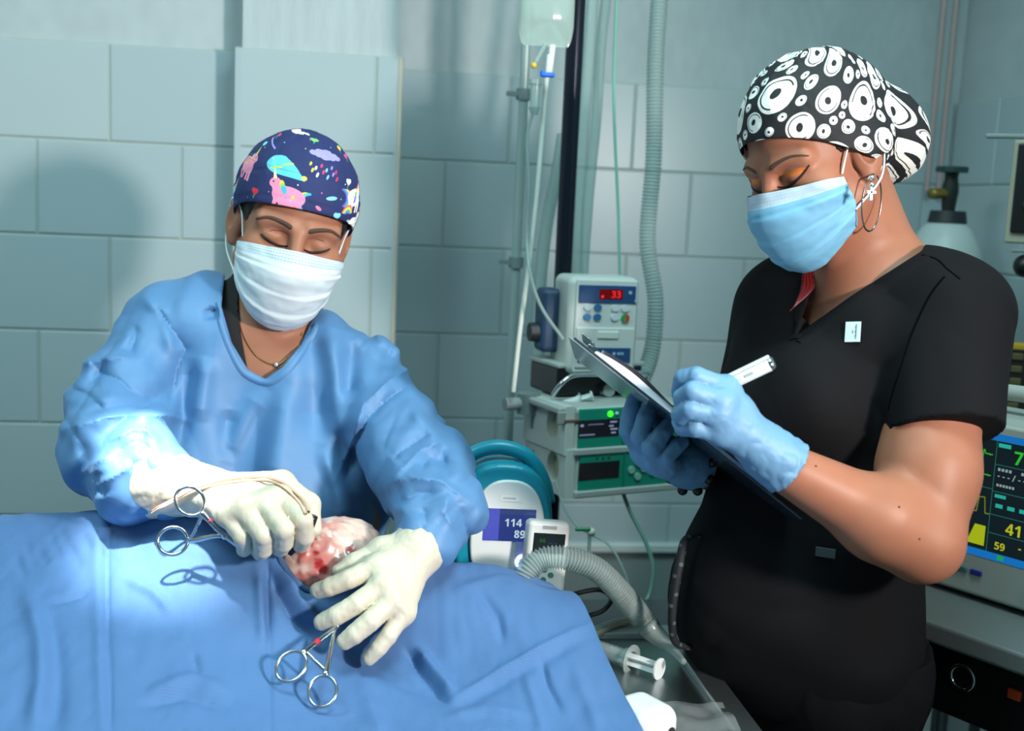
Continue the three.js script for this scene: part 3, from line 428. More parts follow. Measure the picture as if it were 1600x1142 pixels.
  R(-0.115, 0.03, () => el(0, 0, 24, 12, '#5fc8e0', -0.6)); R(-0.12, -0.05, () => unicorn('#8fd0d8', rb, '#e8d8a8', 1)); R(0.125, 0.02, () => unicorn('#ef8fb4', rb, '#e8d8a8', -1)); R(0.125, 0.07, () => cloud('#9a93dc', 0.9)); R(-0.125, 0.085, () => cloud('#f4f2ec', 0.8)); R(0.13, -0.06, () => flower('#e84a8a'));
  R(0.02, -0.04, () => flower('#e8c84a')); R(0.034, -0.034, () => flower('#7fd0e8')); R(0.012, -0.03, () => el(0, 0, 12, 6, '#e87aa0', 0.5)); R(-0.048, 0.045, () => flower('#e84a8a')); R(-0.062, 0.024, () => el(0, 0, 16, 8, '#7fd0e8', -0.7)); R(-0.055, -0.03, () => flower('#d8303e')); R(0.0, 0.052, () => flower('#7fcf6a')); R(0.085, 0.012, () => el(0, 0, 20, 9, '#8f86d8', 0.3)); R(0.045, 0.004, () => flower('#f0f0e0')); R(-0.006, -0.004, () => el(0, 0, 9, 9, '#f0c84a')); R(0.05, -0.03, () => { rb.forEach((c, i) => { g.strokeStyle = c; g.lineWidth = 5; g.beginPath(); g.arc(0, 10, 34 - i * 5, 3.3, 6.1); g.stroke(); }); });
  for (let i = 0; i < 60; i++) R((i * 0.61803 % 1 - 0.5) * 0.3, (i * 0.41421 % 1 - 0.5) * 0.2, () => el(0, 0, 2.5, 2.5, ['#e8c84a', '#7fd0e8', '#e87aa0', '#f0f0f0'][i % 4]));
  g.strokeStyle = 'rgba(20,24,60,0.7)'; g.lineWidth = 1.5; g.setLineDash([5, 3]); for (const y of [0.0, -0.045]) { g.beginPath(); g.moveTo(0, h / 2 - y * S); g.lineTo(w, h / 2 - y * S); g.stroke(); }
}

// ---------------------------------------------------------------- the assistant
M.scrub = std(0x0d0d10, 0.85, 0, { specularIntensity: 0.35 });
M.nitrile = std(0x638eb2, 0.55);
const asst = thing('person', 'person in black scrubs and a black and white patterned cap writing on a clipboard', 'person');
const AM = headMatrix(V(0.032, 0, 0.068), 1240, 272, 1.40, -60, 24, 2, 0.95), AMf = moved(headSkin, AM);
let asstF = null, handNearF = null;
{
  const sh = P(1470, 505, 1.43), el = P(1440, 846, 1.33), wr = P(1222, 728, 1.30), shF = P(1225, 485, 1.63), elF = P(1165, 730, 1.66), wrF = P(1072, 728, 1.53);
  const trunkBones = (o) => [cone(P(1400, 520, 1.5), P(1255, 520, 1.6), 0.095 - o, 0.085 - o), cone(P(1265, 630, 1.46), P(1262, 632, 1.46), 0.083 - o, 0.083 - o), cone(P(1215, 612, 1.55), P(1212, 614, 1.55), 0.078 - o, 0.078 - o), cone(P(1370, 560, 1.5), P(1320, 800, 1.5), 0.105 - o, 0.095 - o), cone(P(1280, 560, 1.57), P(1230, 800, 1.55), 0.1 - o, 0.1 - o), cone(P(1320, 800, 1.5), P(1302, 1000, 1.52), 0.095 - o, 0.115 - o), cone(P(1230, 800, 1.55), P(1190, 930, 1.55), 0.1 - o, 0.115 - o), cone(P(1190, 930, 1.55), P(1240, 1080, 1.6), 0.112 - o, 0.115 - o), cone(P(1375, 450, 1.5), P(1470, 480, 1.45), 0.05 - o, 0.062 - o), cone(P(1330, 450, 1.54), P(1235, 470, 1.62), 0.045 - o, 0.06 - o)];
  const trunk = union(trunkBones(0), 0.045), sleeve = union([cone(P(1482, 492, 1.43), P(1472, 690, 1.365), 0.075, 0.0675), cone(P(1452, 470, 1.46), P(1490, 500, 1.43), 0.06, 0.068)], 0.02), hem = planeF(P(1472, 678, 1.37), P(1472, 678, 1.37).sub(P(1478, 490, 1.43)).add(camDir(1, 0, 0).multiplyScalar(0.03))), sleeveF = cone(shF, elF, 0.068, 0.064), hemF = planeF(shF.clone().lerp(elF, 0.72), elF.clone().sub(shF));
  const vneck = prism([[1243, 524], [1330, 462], [1440, 392], [1470, 330], [1300, 330], [1278, 412], [1262, 470]], 1.2, 1.62), collarBack = prism([[1290, 415], [1440, 394], [1470, 300], [1250, 300]], 1.2, 1.66);
  const ci = CMI.elements, camX = (x, y, z) => ci[0] * x + ci[4] * y + ci[8] * z + ci[12], camY = (x, y, z) => ci[1] * x + ci[5] * y + ci[9] * z + ci[13], hemY = 0.83;
  const top = (x, y, z) => {
    let t = trunk(x, y, z), a = Math.max(sleeve(x, y, z), hem(x, y, z)), b = Math.max(sleeveF(x, y, z), hemF(x, y, z)); if (Math.min(t, a, b) > 0.05) return Math.min(t, a, b);
    const cx = camX(x, y, z), cy = camY(x, y, z); t -= creases(cx, cy, 0.9, 7, 0.4, 0.006, 1.2) + creases(cx, cy, -0.4, 12, 0.35, 0.003, 4.4); a -= creases(cx, cy, 0.2, 9, 0.4, 0.004, 7.7);
    let d = smin(smin(t, a, 0.02), b, 0.02); d = smax(d, -vneck(x, y, z), 0.003); d = Math.max(d, -collarBack(x, y, z)); return Math.max(d, hemY - y);
  };
  const tpts = [shF, elF, sh, P(1472, 690, 1.37), P(1080, 900, 1.55), P(1440, 900, 1.5), P(1340, 400, 1.5), V(0.5, hemY, -1.6), P(1250, 620, 1.36)];
  mesh('scrub_top', meshSDF(top, ...bounds(tpts, 0.17), 0.0055, { pad: 0.012 }), M.scrub, asst);
  asstF = top;
  // pants
  const hipN = P(1312, 1040, 1.53), hipR = P(1245, 1050, 1.61), knee = (h) => V(h.x + 0.0, 0.48, h.z + 0.01), ank = (h) => V(h.x + 0.02, 0.09, h.z);
  const pants = union([cone(P(1312, 960, 1.52), hipN, 0.108, 0.112), cone(P(1210, 960, 1.56), hipR, 0.115, 0.118), cone(hipN, knee(hipN), 0.11, 0.08), cone(knee(hipN), ank(hipN), 0.078, 0.072), cone(hipR, knee(hipR), 0.115, 0.08), cone(knee(hipR), ank(hipR), 0.078, 0.072)], 0.03);
  mesh('scrub_pants', meshSDF((x, y, z) => Math.max(pants(x, y, z) - crumple(x, y * 0.6, z, 12, 0.008, 2), 0.07 - y, y - 0.92), ...bounds([hipN, hipR, ank(hipN), ank(hipR), P(1200, 930, 1.55)], 0.16), 0.009, { pad: 0.012 }), M.scrub, asst);
  for (const h of [hipN, hipR]) { const a = ank(h); mesh('shoe', meshSDF(union([cone(V(a.x + 0.03, 0.045, a.z), V(a.x - 0.12, 0.04, a.z + 0.06), 0.045, 0.038)], 0.01), ...bounds([V(a.x + 0.08, 0, a.z), V(a.x - 0.16, 0.09, a.z + 0.1)], 0.03), 0.008), M.black, asst); }
  // arms and hands
  const hN = { r: 0.93, wrist: P(1198, 706, 1.298), fore: P(1228, 728, 1.302), rw: 0.0275, rf: 0.0305, fingers: [px3([[1136, 607, 1.275], [1088, 589, 1.265], [1068, 592, 1.275], [1062, 610, 1.295]]), px3([[1126, 628, 1.262], [1082, 612, 1.25], [1067, 622, 1.262], [1071, 640, 1.285]]), px3([[1122, 650, 1.262], [1078, 639, 1.252], [1064, 648, 1.265], [1074, 662, 1.288]]), px3([[1126, 676, 1.27], [1086, 668, 1.262], [1068, 668, 1.272], [1061, 659, 1.29]])], thumb: px3([[1175, 668, 1.31], [1135, 622, 1.325], [1100, 618, 1.33], [1078, 640, 1.325]]) };
  const hF = { r: 0.95, wrist: P(1066, 722, 1.5), fore: P(1085, 730, 1.52), rw: 0.026, rf: 0.029, fingers: [px3([[1003, 706, 1.465], [982, 672, 1.45], [986, 643, 1.452], [990, 627, 1.458]]), px3([[1014, 714, 1.452], [1000, 683, 1.43], [1008, 655, 1.435], [1014, 641, 1.442]]), px3([[1027, 722, 1.446], [1018, 700, 1.42], [1034, 678, 1.425], [1044, 666, 1.432]]), px3([[1043, 728, 1.45], [1040, 714, 1.422], [1056, 698, 1.425], [1066, 690, 1.43]])], thumb: px3([[1050, 715, 1.49], [1030, 690, 1.5], [1020, 660, 1.5], [1012, 636, 1.49]]) };
  const fN = handField(hN), fF = handField(hF); handNearF = fN;
  const glove = (f, h, k, len) => { const cut = planeF(h.fore, h.fore.clone().sub(h.wrist)); return (x, y, z) => { let d = f(x, y, z) - 0.0012; if (d > 0.02) return d; const c = cut(x, y, z); return Math.max(d - crumple(x, y, z, 55, 0.0009, k) - sstep(-0.035, 0.0, c) * (0.0022 + crumple(x, y, z, 34, 0.0035, k)), c - len); }; };
  mesh('glove', meshSDF(glove(fN, hN, 2, 0.004), ...bounds(handPts(hN), 0.05), 0.0022), M.nitrile, asst);
  mesh('glove', meshSDF(glove(fF, hF, 6, 0.004), ...bounds(handPts(hF), 0.05), 0.0024), M.nitrile, asst);
  // skin
  const neck = union([cone(V(0, -0.045, -0.028).applyMatrix4(AM), P(1350, 480, 1.53), 0.05, 0.053), cone(V(0, -0.02, -0.05).applyMatrix4(AM), P(1385, 445, 1.52), 0.046, 0.056), cone(P(1400, 440, 1.5), P(1350, 470, 1.5), 0.045, 0.05)], 0.035), bodyTrunk = union(trunkBones(0.012), 0.045);
  const armN = union([cone(sh, el.clone().lerp(sh, 0.3), 0.06, 0.055), cone(el.clone().lerp(sh, 0.3), el, 0.055, 0.045), cone(el, el.clone().lerp(wr, 0.3), 0.04, 0.045), cone(el.clone().lerp(wr, 0.3), wr, 0.045, 0.0275)], 0.025), armF = union([cone(shF, elF, 0.055, 0.045), cone(elF, wrF, 0.042, 0.027)], 0.02);
  const bodyLow = (x, y, z) => Math.max(smin(smin(smin(bodyTrunk(x, y, z) + 0.001, neck(x, y, z), 0.035), armN(x, y, z), 0.012), armF(x, y, z), 0.012), 0.8 - y);
  const skinF = (x, y, z) => smin(bodyLow(x, y, z), AMf(x, y, z), 0.02), tint = skinTint([0.335, 0.14, 0.083], [0.335, 0.115, 0.07]);
  const hbox = bounds([...[-1, 1].flatMap((s) => [V(s * 0.085, 0.13, 0), V(s * 0.085, -0.13, 0), V(0, -0.05, 0.115), V(0, 0, -0.115)])].map((p) => p.applyMatrix4(AM)), 0.012);
  const parts = [meshSDF(bodyLow, ...bounds(tpts, 0.08), 0.009, { color: tint }), meshSDF(skinF, ...hbox, 0.0024, { color: tint }), meshSDF(skinF, ...bounds([P(1240, 540, 1.4), P(1450, 300, 1.6), P(1240, 540, 1.6), P(1450, 540, 1.4)], 0.01), 0.004, { color: tint }), meshSDF(bodyLow, ...bounds([P(1420, 640, 1.37), el, wr, P(1550, 640, 1.37)], 0.06), 0.004, { color: tint }), ...[fN, fF].map((f, i) => meshSDF((x, y, z) => f(x, y, z) + 0.002, ...bounds(handPts([hN, hF][i]), 0.045), 0.0045, { color: tint }))];
  mesh('body', mergeGeometries(parts.map((g) => g.toNonIndexed())), M.skin, asst);
  for (const [x, y] of [[1405, 792], [1437, 842], [1275, 728]]) mesh('mole', new THREE.SphereGeometry(0.0013, 8, 6).translate(...snap(armN, castPx(armN, x, y, 1.0), 0).toArray()), std(0x4a2a1c, 0.6), asst);
  // cap and mask
  const capForm = (() => { const a = ell(0, 0.04, -0.032, 0.086, 0.096, 0.112), b = ell(0, -0.018, -0.138, 0.068, 0.07, 0.06), c = ell(0, -0.005, -0.03, 0.093, 0.045, 0.07); return (x, y, z) => smin(smin(smin(a(x, y, z), cranium(x, y, z) - 0.005, 0.02), b(x, y, z), 0.04), c(x, y, z), 0.03); })();
  const rim = (a) => { const c = Math.cos(a); return c > 0 ? lerp(-0.026, 0.056, Math.pow(c, 1.1)) : lerp(-0.026, -0.09, Math.pow(-c, 0.7)); };
  mesh('surgical_cap', world(capGeo(capForm, rim, (a, l, t, p) => 0.003 * nz(a * 3, l * 3, 11) + 0.002 * Math.abs(nz(a * 8, l * 4, 15)) - sstep(0.02, -0.08, p.z) * sstep(0.6, 0.1, t) * 0.006 * Math.abs(nz(a * 14, l * 2, 8)), [0.46, 0.32, 0.62]), AM), std(0xffffff, 0.75, 0, { map: canvasTex(1024, 712, drawDotPrint) }), asst);
  const hairF = (x, y, z) => Math.max(cranium(x, y, z) - 0.004, -0.055 - y + Math.max(0, z + 0.03) * 1.3, z - 0.02, y - 0.06);
  mesh('hair', world(meshSDF((x, y, z) => Math.max(hairF(x, y, z), -(Math.hypot(Math.abs(x) - 0.08, y + 0.015, z + 0.012) - 0.032)), ...HB, 0.004), AM), M.hair, asst);
  const mf = maskForm(0.008, 0.025), mk = mesh('face_mask', world(maskGeo(mf, { seed: 6, az: 70, pinch: 0.004, top: (s) => 0.36 - 0.06 * s * s, bot: (s) => -0.8 + 0.22 * s * s }), AM), std(0xffffff, 0.7, 0, { map: canvasTex(512, 512, (g, w, h) => maskPrint(g, w, h, '#6ba4c4', '#a9bccb', '#8fa8bb')) }), asst);
  const L = (x, y, z) => V(x, y, z).applyMatrix4(AM);
  for (const s of [-1, 1]) {
    mesh('ear_loop', tube([L(s * 0.069, -0.022, 0.026), L(s * 0.076, 0.008, 0.006), L(s * 0.084, 0.028, -0.016), L(s * 0.088, 0.005, -0.04), L(s * 0.084, -0.045, -0.025), L(s * 0.069, -0.072, 0.024)], 0.0013, 40, 6), M.maskWhite, mk);
    mesh('eyebrow', world(ribbon(headSkin, [V(s * 0.013, 0.016, 0.09), V(s * 0.027, 0.0225, 0.085), V(s * 0.043, 0.025, 0.075), V(s * 0.06, 0.017, 0.06)], (t) => 0.008 * (1 - 0.7 * t) * Math.min(1, t * 8 + 0.5), 0.0003, 26, 0.0008), AM), M.brow, asst);
    mesh('eyeshadow', world(ribbon(headSkin, [V(s * 0.02, 0.002, 0.083), V(s * 0.032, 0.0045, 0.082), V(s * 0.046, 0.0035, 0.073), V(s * 0.053, 0.002, 0.066)], (t) => 0.012 * Math.sin(t * 2.6 + 0.3), 0.0002, 24, 0.0002), AM), std(0xc26a2c, 0.6), asst);
    mesh('eyelashes', world(ribbon(headSkin, [V(s * 0.0175, -0.0075, 0.085), V(s * 0.025, -0.0105, 0.085), V(s * 0.034, -0.011, 0.083), V(s * 0.044, -0.0065, 0.076), V(s * 0.058, 0.0045, 0.062)], (t) => 0.0042 * (0.5 + 0.6 * Math.sin(t * 2.9)), 0.0004, 26, 0.0014), AM), M.lash, asst);
  }
  // earring: hoop with a small cross, and cuffs on the ear
  const er = new THREE.Group(); er.name = 'earring'; asst.add(er); const lobe = L(0.083, -0.04, -0.012), hc = lobe.clone().add(V(0, -0.034, 0));
  const ht = new THREE.TorusGeometry(0.03, 0.0011, 10, 60); ht.scale(0.62, 1.15, 1); ht.rotateY(0.5); mesh('hoop', ht.translate(hc.x, hc.y, hc.z), std(0x8a8580, 0.2, 1), er);
  const cr = P(1361, 303, 1.36); for (const g of [rbox(0.0045, 0.016, 0.0025, 0.001, cr.x, cr.y, cr.z), rbox(0.0125, 0.0045, 0.0025, 0.001, cr.x, cr.y + 0.002, cr.z)]) mesh('cross', g, std(0xe8ecf0, 0.1, 1), er);
  for (const [x, y] of [[1363, 278], [1362, 289]]) { const q = P(x, y, 1.362); mesh('stud', new THREE.SphereGeometry(0.0032, 12, 8).translate(q.x, q.y, q.z), std(0xf0f0f0, 0.1, 1), er); }
  // red strand of hair beside the neck
  for (let k = 0; k < 7; k++) mesh('hair_strand', taper([P(1262 + k * 3, 405, 1.5), P(1256 + k * 2, 430, 1.47), P(1252 + k * 3, 455 - k, 1.45), P(1240 - k, 480 + k, 1.435)], [0.0022, 0.0024, 0.0018, 0.0004], 20, 6), std(k % 2 ? 0x7c1418 : 0x4a0c10, 0.45), asst);
  // seams, badge and tags of the scrub top
  const on = (pts) => pts.map(([x, y]) => castPx(top, x, y, 1.0));
  const seamMat = std(0x040405, 0.95, 0, { specularIntensity: 0.1 });
  mesh('seam', ribbon(top, on([[1476, 432], [1448, 470], [1425, 520], [1405, 580], [1388, 640]]), 0.003, 0.0003, 40, 0.0005), seamMat, asst);
  mesh('seam', ribbon(top, on([[1440, 398], [1462, 404], [1480, 420], [1500, 436]]), 0.003, 0.0003, 24, 0.0005), seamMat, asst);
  mesh('neck_band', ribbon(top, on([[1452, 402], [1400, 432], [1340, 470], [1290, 505], [1247, 534]]), 0.02, 0.0004, 40, 0.0012), M.scrub, asst);
  mesh('neck_band', ribbon(top, on([[1266, 425], [1254, 470], [1240, 530]]), 0.02, 0.0004, 30, 0.0012), M.scrub, asst);
  const bg = (w, h, px, py, spin, mat) => { const c = castPx(top, px, py, 1.0), n = grad(top, c, 0.006), u = V(0, 1, 0).applyAxisAngle(n, spin), r = u.clone().cross(n).normalize(); u.copy(n).cross(r).normalize(); const g = rbox(w, h, 0.0016, 0.0007, 0, 0, 0, 2); return g.applyMatrix4(new THREE.Matrix4().makeBasis(r, u, n).setPosition(c.addScaledVector(n, 0.0014))); };
  mesh('badge', bg(0.019, 0.026, 1333, 519, 0.12), std(0xffffff, 0.5, 0, { map: canvasTex(96, 128, (g, w, h) => { g.fillStyle = '#b9cdd0'; g.fillRect(0, 0, w, h); g.save(); g.translate(58, 64); g.rotate(Math.PI / 2); g.fillStyle = '#3c5058'; g.font = 'bold 17px sans-serif'; g.textAlign = 'center'; for (let i = 0; i < 9; i++) g.fillRect(-46 + i * 9, -14, 7, 8 + (i % 3) * 2); g.fillRect(38, -14, 7, 9); g.fillRect(-10, 6, 5, 9); g.fillRect(-2, 6, 5, 9); g.fillRect(6, 6, 5, 9); g.restore(); }) }), asst).userData.label = 'small pale fabric badge';
  mesh('waist_tag', bg(0.024, 0.012, 1290, 863, 0), std(0x3a4448, 0.7), asst);
  // patterned strap hanging from the waist
  mesh('strap', taper([P(1095, 836, 1.5), P(1072, 842, 1.49), P(1062, 880, 1.48), P(1053, 930, 1.48), P(1050, 975, 1.485), P(1056, 1004, 1.495), P(1080, 1012, 1.51)], [0.003, 0.0055, 0.0062, 0.006, 0.0055, 0.005, 0.004], 50, 8), std(0xffffff, 0.7, 0, { map: canvasTex(32, 256, (g, w, h) => { g.fillStyle = '#11151a'; g.fillRect(0, 0, w, h); g.fillStyle = '#4a575c'; for (let i = 0; i < 26; i++) { g.beginPath(); g.arc((i * 13) % 32, i * 10, 3.2, 0, 7); g.fill(); } }) }), asst);
  // bracelet on the far wrist
  for (let k = 0; k < 9; k++) { const a = k / 9 * 6.283, ax = wrF.clone().sub(elF).normalize(), u = ax.clone().cross(V(0, 1, 0)).normalize(), v2 = ax.clone().cross(u); const q = P(1078, 729, 1.515).addScaledVector(u, Math.cos(a) * 0.033).addScaledVector(v2, Math.sin(a) * 0.033); mesh('bracelet_bead', new THREE.SphereGeometry(0.007, 12, 8).translate(q.x, q.y, q.z), std(0x1a1512, 0.3), asst); }
}
// print of the dotted cap: plain white discs of many sizes
function drawDotPrint(g, w, h) {
  g.fillStyle = '#0a0c13'; g.fillRect(0, 0, w, h); const put = []; let s2 = 77; const r2 = () => { s2 = (s2 * 1664525 + 1013904223) >>> 0; return s2 / 4294967296; };
  for (const [n, r] of [[16, 62], [30, 44], [60, 25], [220, 14]]) for (let i = 0, k = 0; i < n * 40 && k < n; i++) {
    const x = r2() * w, y = r2() * h, q = r * (0.85 + 0.3 * r2()); if (put.some(([a, b, c]) => Math.hypot(Math.min(Math.abs(a - x), w - Math.abs(a - x)), Math.min(Math.abs(b - y), h - Math.abs(b - y))) < c + q + 4)) continue; put.push([x, y, q]); k++;
    for (const dx of [-w, 0, w]) for (const dy of [-h, 0, h]) {
      g.save(); g.translate(x + dx, y + dy); g.rotate(i * 1.7); g.fillStyle = '#e4e4de'; g.beginPath(); g.ellipse(0, 0, q, q * 0.94, 0, 0, 7); g.fill();
      g.strokeStyle = '#0a0c13'; g.lineWidth = q * 0.07; g.beginPath(); g.arc(0, 0, q * 0.78, 0.2, 4.4); g.stroke(); g.fillStyle = '#0a0c13'; g.beginPath(); g.ellipse(-q * 0.05, q * 0.06, q * 0.3, q * 0.22, 0.6, 0, 7); g.fill(); g.restore();
    }
  }
}

// ---------------------------------------------------------------- table, drape and what lies on them
const TABLE = 0.865;
{
  const t = thing('operating_table', 'stainless steel operating table under the blue drape', 'table', V(0, 0, 0)), x0 = -1.05, x1 = 0.487, z0 = -1.56, z1 = -0.78, cx = (x0 + x1) / 2, cz = (z0 + z1) / 2, w = x1 - x0, dd = z1 - z0;
  const brushed = std(0xb4bcbe, 0.3, 1); brushed.bumpMap = dataTex(128, (x, y) => 128 + 60 * nz(x * 0.9, y * 0.02, 1) + 30 * nz(x * 0.2, y * 0.01, 5), [6, 2]); brushed.bumpScale = 0.00008;
  mesh('tabletop', rbox(w, 0.03, dd, 0.004, cx, TABLE - 0.015, cz), brushed, t);
  for (const s of [x0 + 0.017, x1 - 0.017]) mesh('rim', rbox(0.034, 0.01, dd, 0.003, s, TABLE + 0.004, cz), std(0xc2c9ca, 0.38, 1), t);
  for (const s of [z0 + 0.017, z1 - 0.017]) mesh('rim', rbox(w - 0.068, 0.01, 0.034, 0.003, cx, TABLE + 0.004, s), std(0xc2c9ca, 0.38, 1), t);
  mesh('column', rbox(0.24, TABLE - 0.06, 0.2, 0.015, cx, (TABLE - 0.03) / 2 + 0.015, cz), M.steelSoft, t);
  mesh('foot', rbox(0.8, 0.05, 0.5, 0.015, cx, 0.025, cz), std(0x5a6062, 0.4, 0.8), t);
}
// the drape: a sheet over the lying patient
const NET = [
  [[-170, 812, 1.53], [0, 806, 1.53], [170, 799, 1.5], [300, 806, 1.452], [420, 840, 1.445], [500, 858, 1.47], [590, 872, 1.465], [700, 877, 1.49], [780, 882, 1.5], [846, 906, 1.485]],
  [[-170, 860, 1.46], [0, 855, 1.46], [170, 850, 1.452], [300, 853, 1.422], [420, 868, 1.42], [500, 886, 1.435], [590, 905, 1.435], [700, 903, 1.46], [790, 904, 1.475], [873, 917, 1.475]],
  [[-170, 930, 1.38], [0, 922, 1.385], [170, 915, 1.39], [300, 912, 1.385], [420, 915, 1.395], [500, 935, 1.415], [595, 950, 1.42], [705, 945, 1.43], [800, 932, 1.45], [907, 934, 1.455]],
  [[-170, 1040, 1.26], [0, 1035, 1.27], [170, 1030, 1.285], [300, 1030, 1.3], [420, 1025, 1.335], [520, 1030, 1.375], [620, 1035, 1.39], [725, 1035, 1.385], [840, 1030, 1.375], [952, 1035, 1.365]],
  [[-170, 1160, 1.15], [0, 1160, 1.16], [170, 1155, 1.175], [300, 1152, 1.19], [420, 1150, 1.215], [520, 1150, 1.245], [640, 1155, 1.255], [760, 1155, 1.26], [890, 1150, 1.265], [1009, 1150, 1.262]],
  [[-170, 1330, 1.03], [0, 1330, 1.035], [170, 1330, 1.04], [300, 1330, 1.045], [420, 1330, 1.05], [530, 1330, 1.06], [660, 1330, 1.07], [800, 1330, 1.075], [950, 1330, 1.075], [1090, 1330, 1.07]]].map((r) => r.map((q) => P(...q)));
for (const r of NET) for (const p of r) p.y = Math.max(p.y, TABLE + 0.022);
NET.unshift(NET[0].map((p) => p.clone().add(V(0, -0.03, -0.035)))); NET.unshift(NET[0].map((p) => p.clone().add(V(0, -0.1, -0.02))));
NET.push(NET[NET.length - 1].map((p) => V(p.x * 1.02, TABLE + 0.014, -0.79))); NET.push(NET[NET.length - 1].map((p) => V(p.x * 1.03, TABLE - 0.3, -0.72)));
const cr = (a, b, c, d, t) => V(...['x', 'y', 'z'].map((k) => 0.5 * (2 * b[k] + (c[k] - a[k]) * t + (2 * a[k] - 5 * b[k] + 4 * c[k] - d[k]) * t * t + (3 * b[k] - a[k] - 3 * c[k] + d[k]) * t * t * t)));
function netPoint(u, v) {
  const nr = NET.length - 1, nc = NET[0].length - 1, y = clamp(v * nr, 0, nr - 1e-6), x = clamp(u * nc, 0, nc - 1e-6), j = Math.floor(y), i = Math.floor(x), R = (k) => NET[clamp(k, 0, nr)], row = (r) => cr(r[clamp(i - 1, 0, nc)], r[i], r[i + 1], r[clamp(i + 2, 0, nc)], x - i);
  return cr(row(R(j - 1)), row(R(j)), row(R(j + 1)), row(R(j + 2)), y - j);
}
const inside = (poly, u, v) => { let c = false; for (let i = 0, j = poly.length - 1; i < poly.length; j = i++) { const [xi, yi] = poly[i], [xj, yj] = poly[j]; if ((yi > v) !== (yj > v) && u < (xj - xi) * (v - yi) / (yj - yi) + xi) c = !c; } return c; };
const HOLE = [[436, 866], [446, 850], [470, 836], [520, 830], [565, 848], [600, 866], [575, 884], [530, 905], [482, 922], [462, 908]];
const drapeFolds = foldLines([
  [[[172, 795], [166, 880], [168, 1000], [174, 1180]], 4, -0.006, 1], [[[158, 800], [152, 900], [156, 1000], [160, 1180]], 10, 0.004, 0], [[[418, 872], [420, 930], [422, 1000]], 7, -0.014, 1], [[[421, 960], [424, 1180]], 3, -0.003, 1], [[[424, 888], [440, 925], [460, 958], [502, 1000]], 8, -0.016, 1], [[[404, 885], [408, 950], [412, 1010]], 9, 0.008, 0], [[[440, 890], [470, 945], [510, 985]], 10, 0.01, 0],
  [[[632, 1012], [660, 1052], [700, 1096]], 7, -0.012, 1], [[[650, 1010], [680, 1050], [712, 1085]], 9, 0.01, 0], [[[700, 1097], [797, 1042], [925, 972]], 6, 0.006, 1], [[[704, 1112], [800, 1058], [930, 988]], 10, -0.004, 0], [[[560, 1015], [600, 1050], [690, 1090]], 12, -0.007, 0], [[[746, 921], [777, 963], [786, 1003]], 7, -0.005, 0], [[[845, 1030], [855, 1072], [878, 1112]], 6, -0.006, 0], [[[820, 1050], [835, 1100], [850, 1150]], 8, 0.004, 0], [[[900, 1050], [920, 1100], [940, 1160]], 10, 0.004, 0], [[[700, 925], [780, 905], [850, 915]], 9, 0.005, 0],
  [[[40, 920], [66, 1000], [66, 1060], [50, 1150]], 14, 0.009, 0], [[[75, 960], [90, 1040], [85, 1150]], 16, -0.006, 0], [[[80, 945], [110, 935], [140, 925]], 6, -0.005, 0], [[[230, 1080], [300, 1060], [360, 1082]], 9, 0.005, 0], [[[220, 1100], [290, 1085], [350, 1105]], 7, -0.005, 0], [[[300, 1020], [310, 1055]], 6, -0.004, 0], [[[195, 905], [240, 925], [270, 960]], 8, 0.005, 0],
  ...[[80, 850], [95, 840], [60, 870], [40, 860], [25, 880], [110, 865], [130, 850]].map(([x, y]) => [[[x, y - 6 - (x % 17)], [x + 5, y], [x + 16, y + 12 + (x * 7 % 26)]], 7, -0.0026, 0]), [[[690, 1120], [760, 1110], [830, 1120]], 8, 0.005, 0], [[[560, 1060], [580, 1110], [600, 1160]], 14, 0.006, 0]]);
function drapePoint(u, v) {
  const p = netPoint(u, v), e = 0.004, n = netPoint(u + e, v).sub(netPoint(u - e, v)).cross(netPoint(u, v + e).sub(netPoint(u, v - e))).normalize(); if (n.y < 0) n.negate();
  const [a, b] = pix(p.x, p.y, p.z), w = sstep(0, 0.06, v) * sstep(1, 0.95, v);
  return p.addScaledVector(n, w * (drapeFolds(a, b) + 0.004 * nz(p.x * 9, p.z * 9, 2) + 0.0016 * nz(p.x * 34, p.z * 30, 7) + 0.0012 * Math.abs(nz(p.x * 55, p.z * 24, 3))));
}
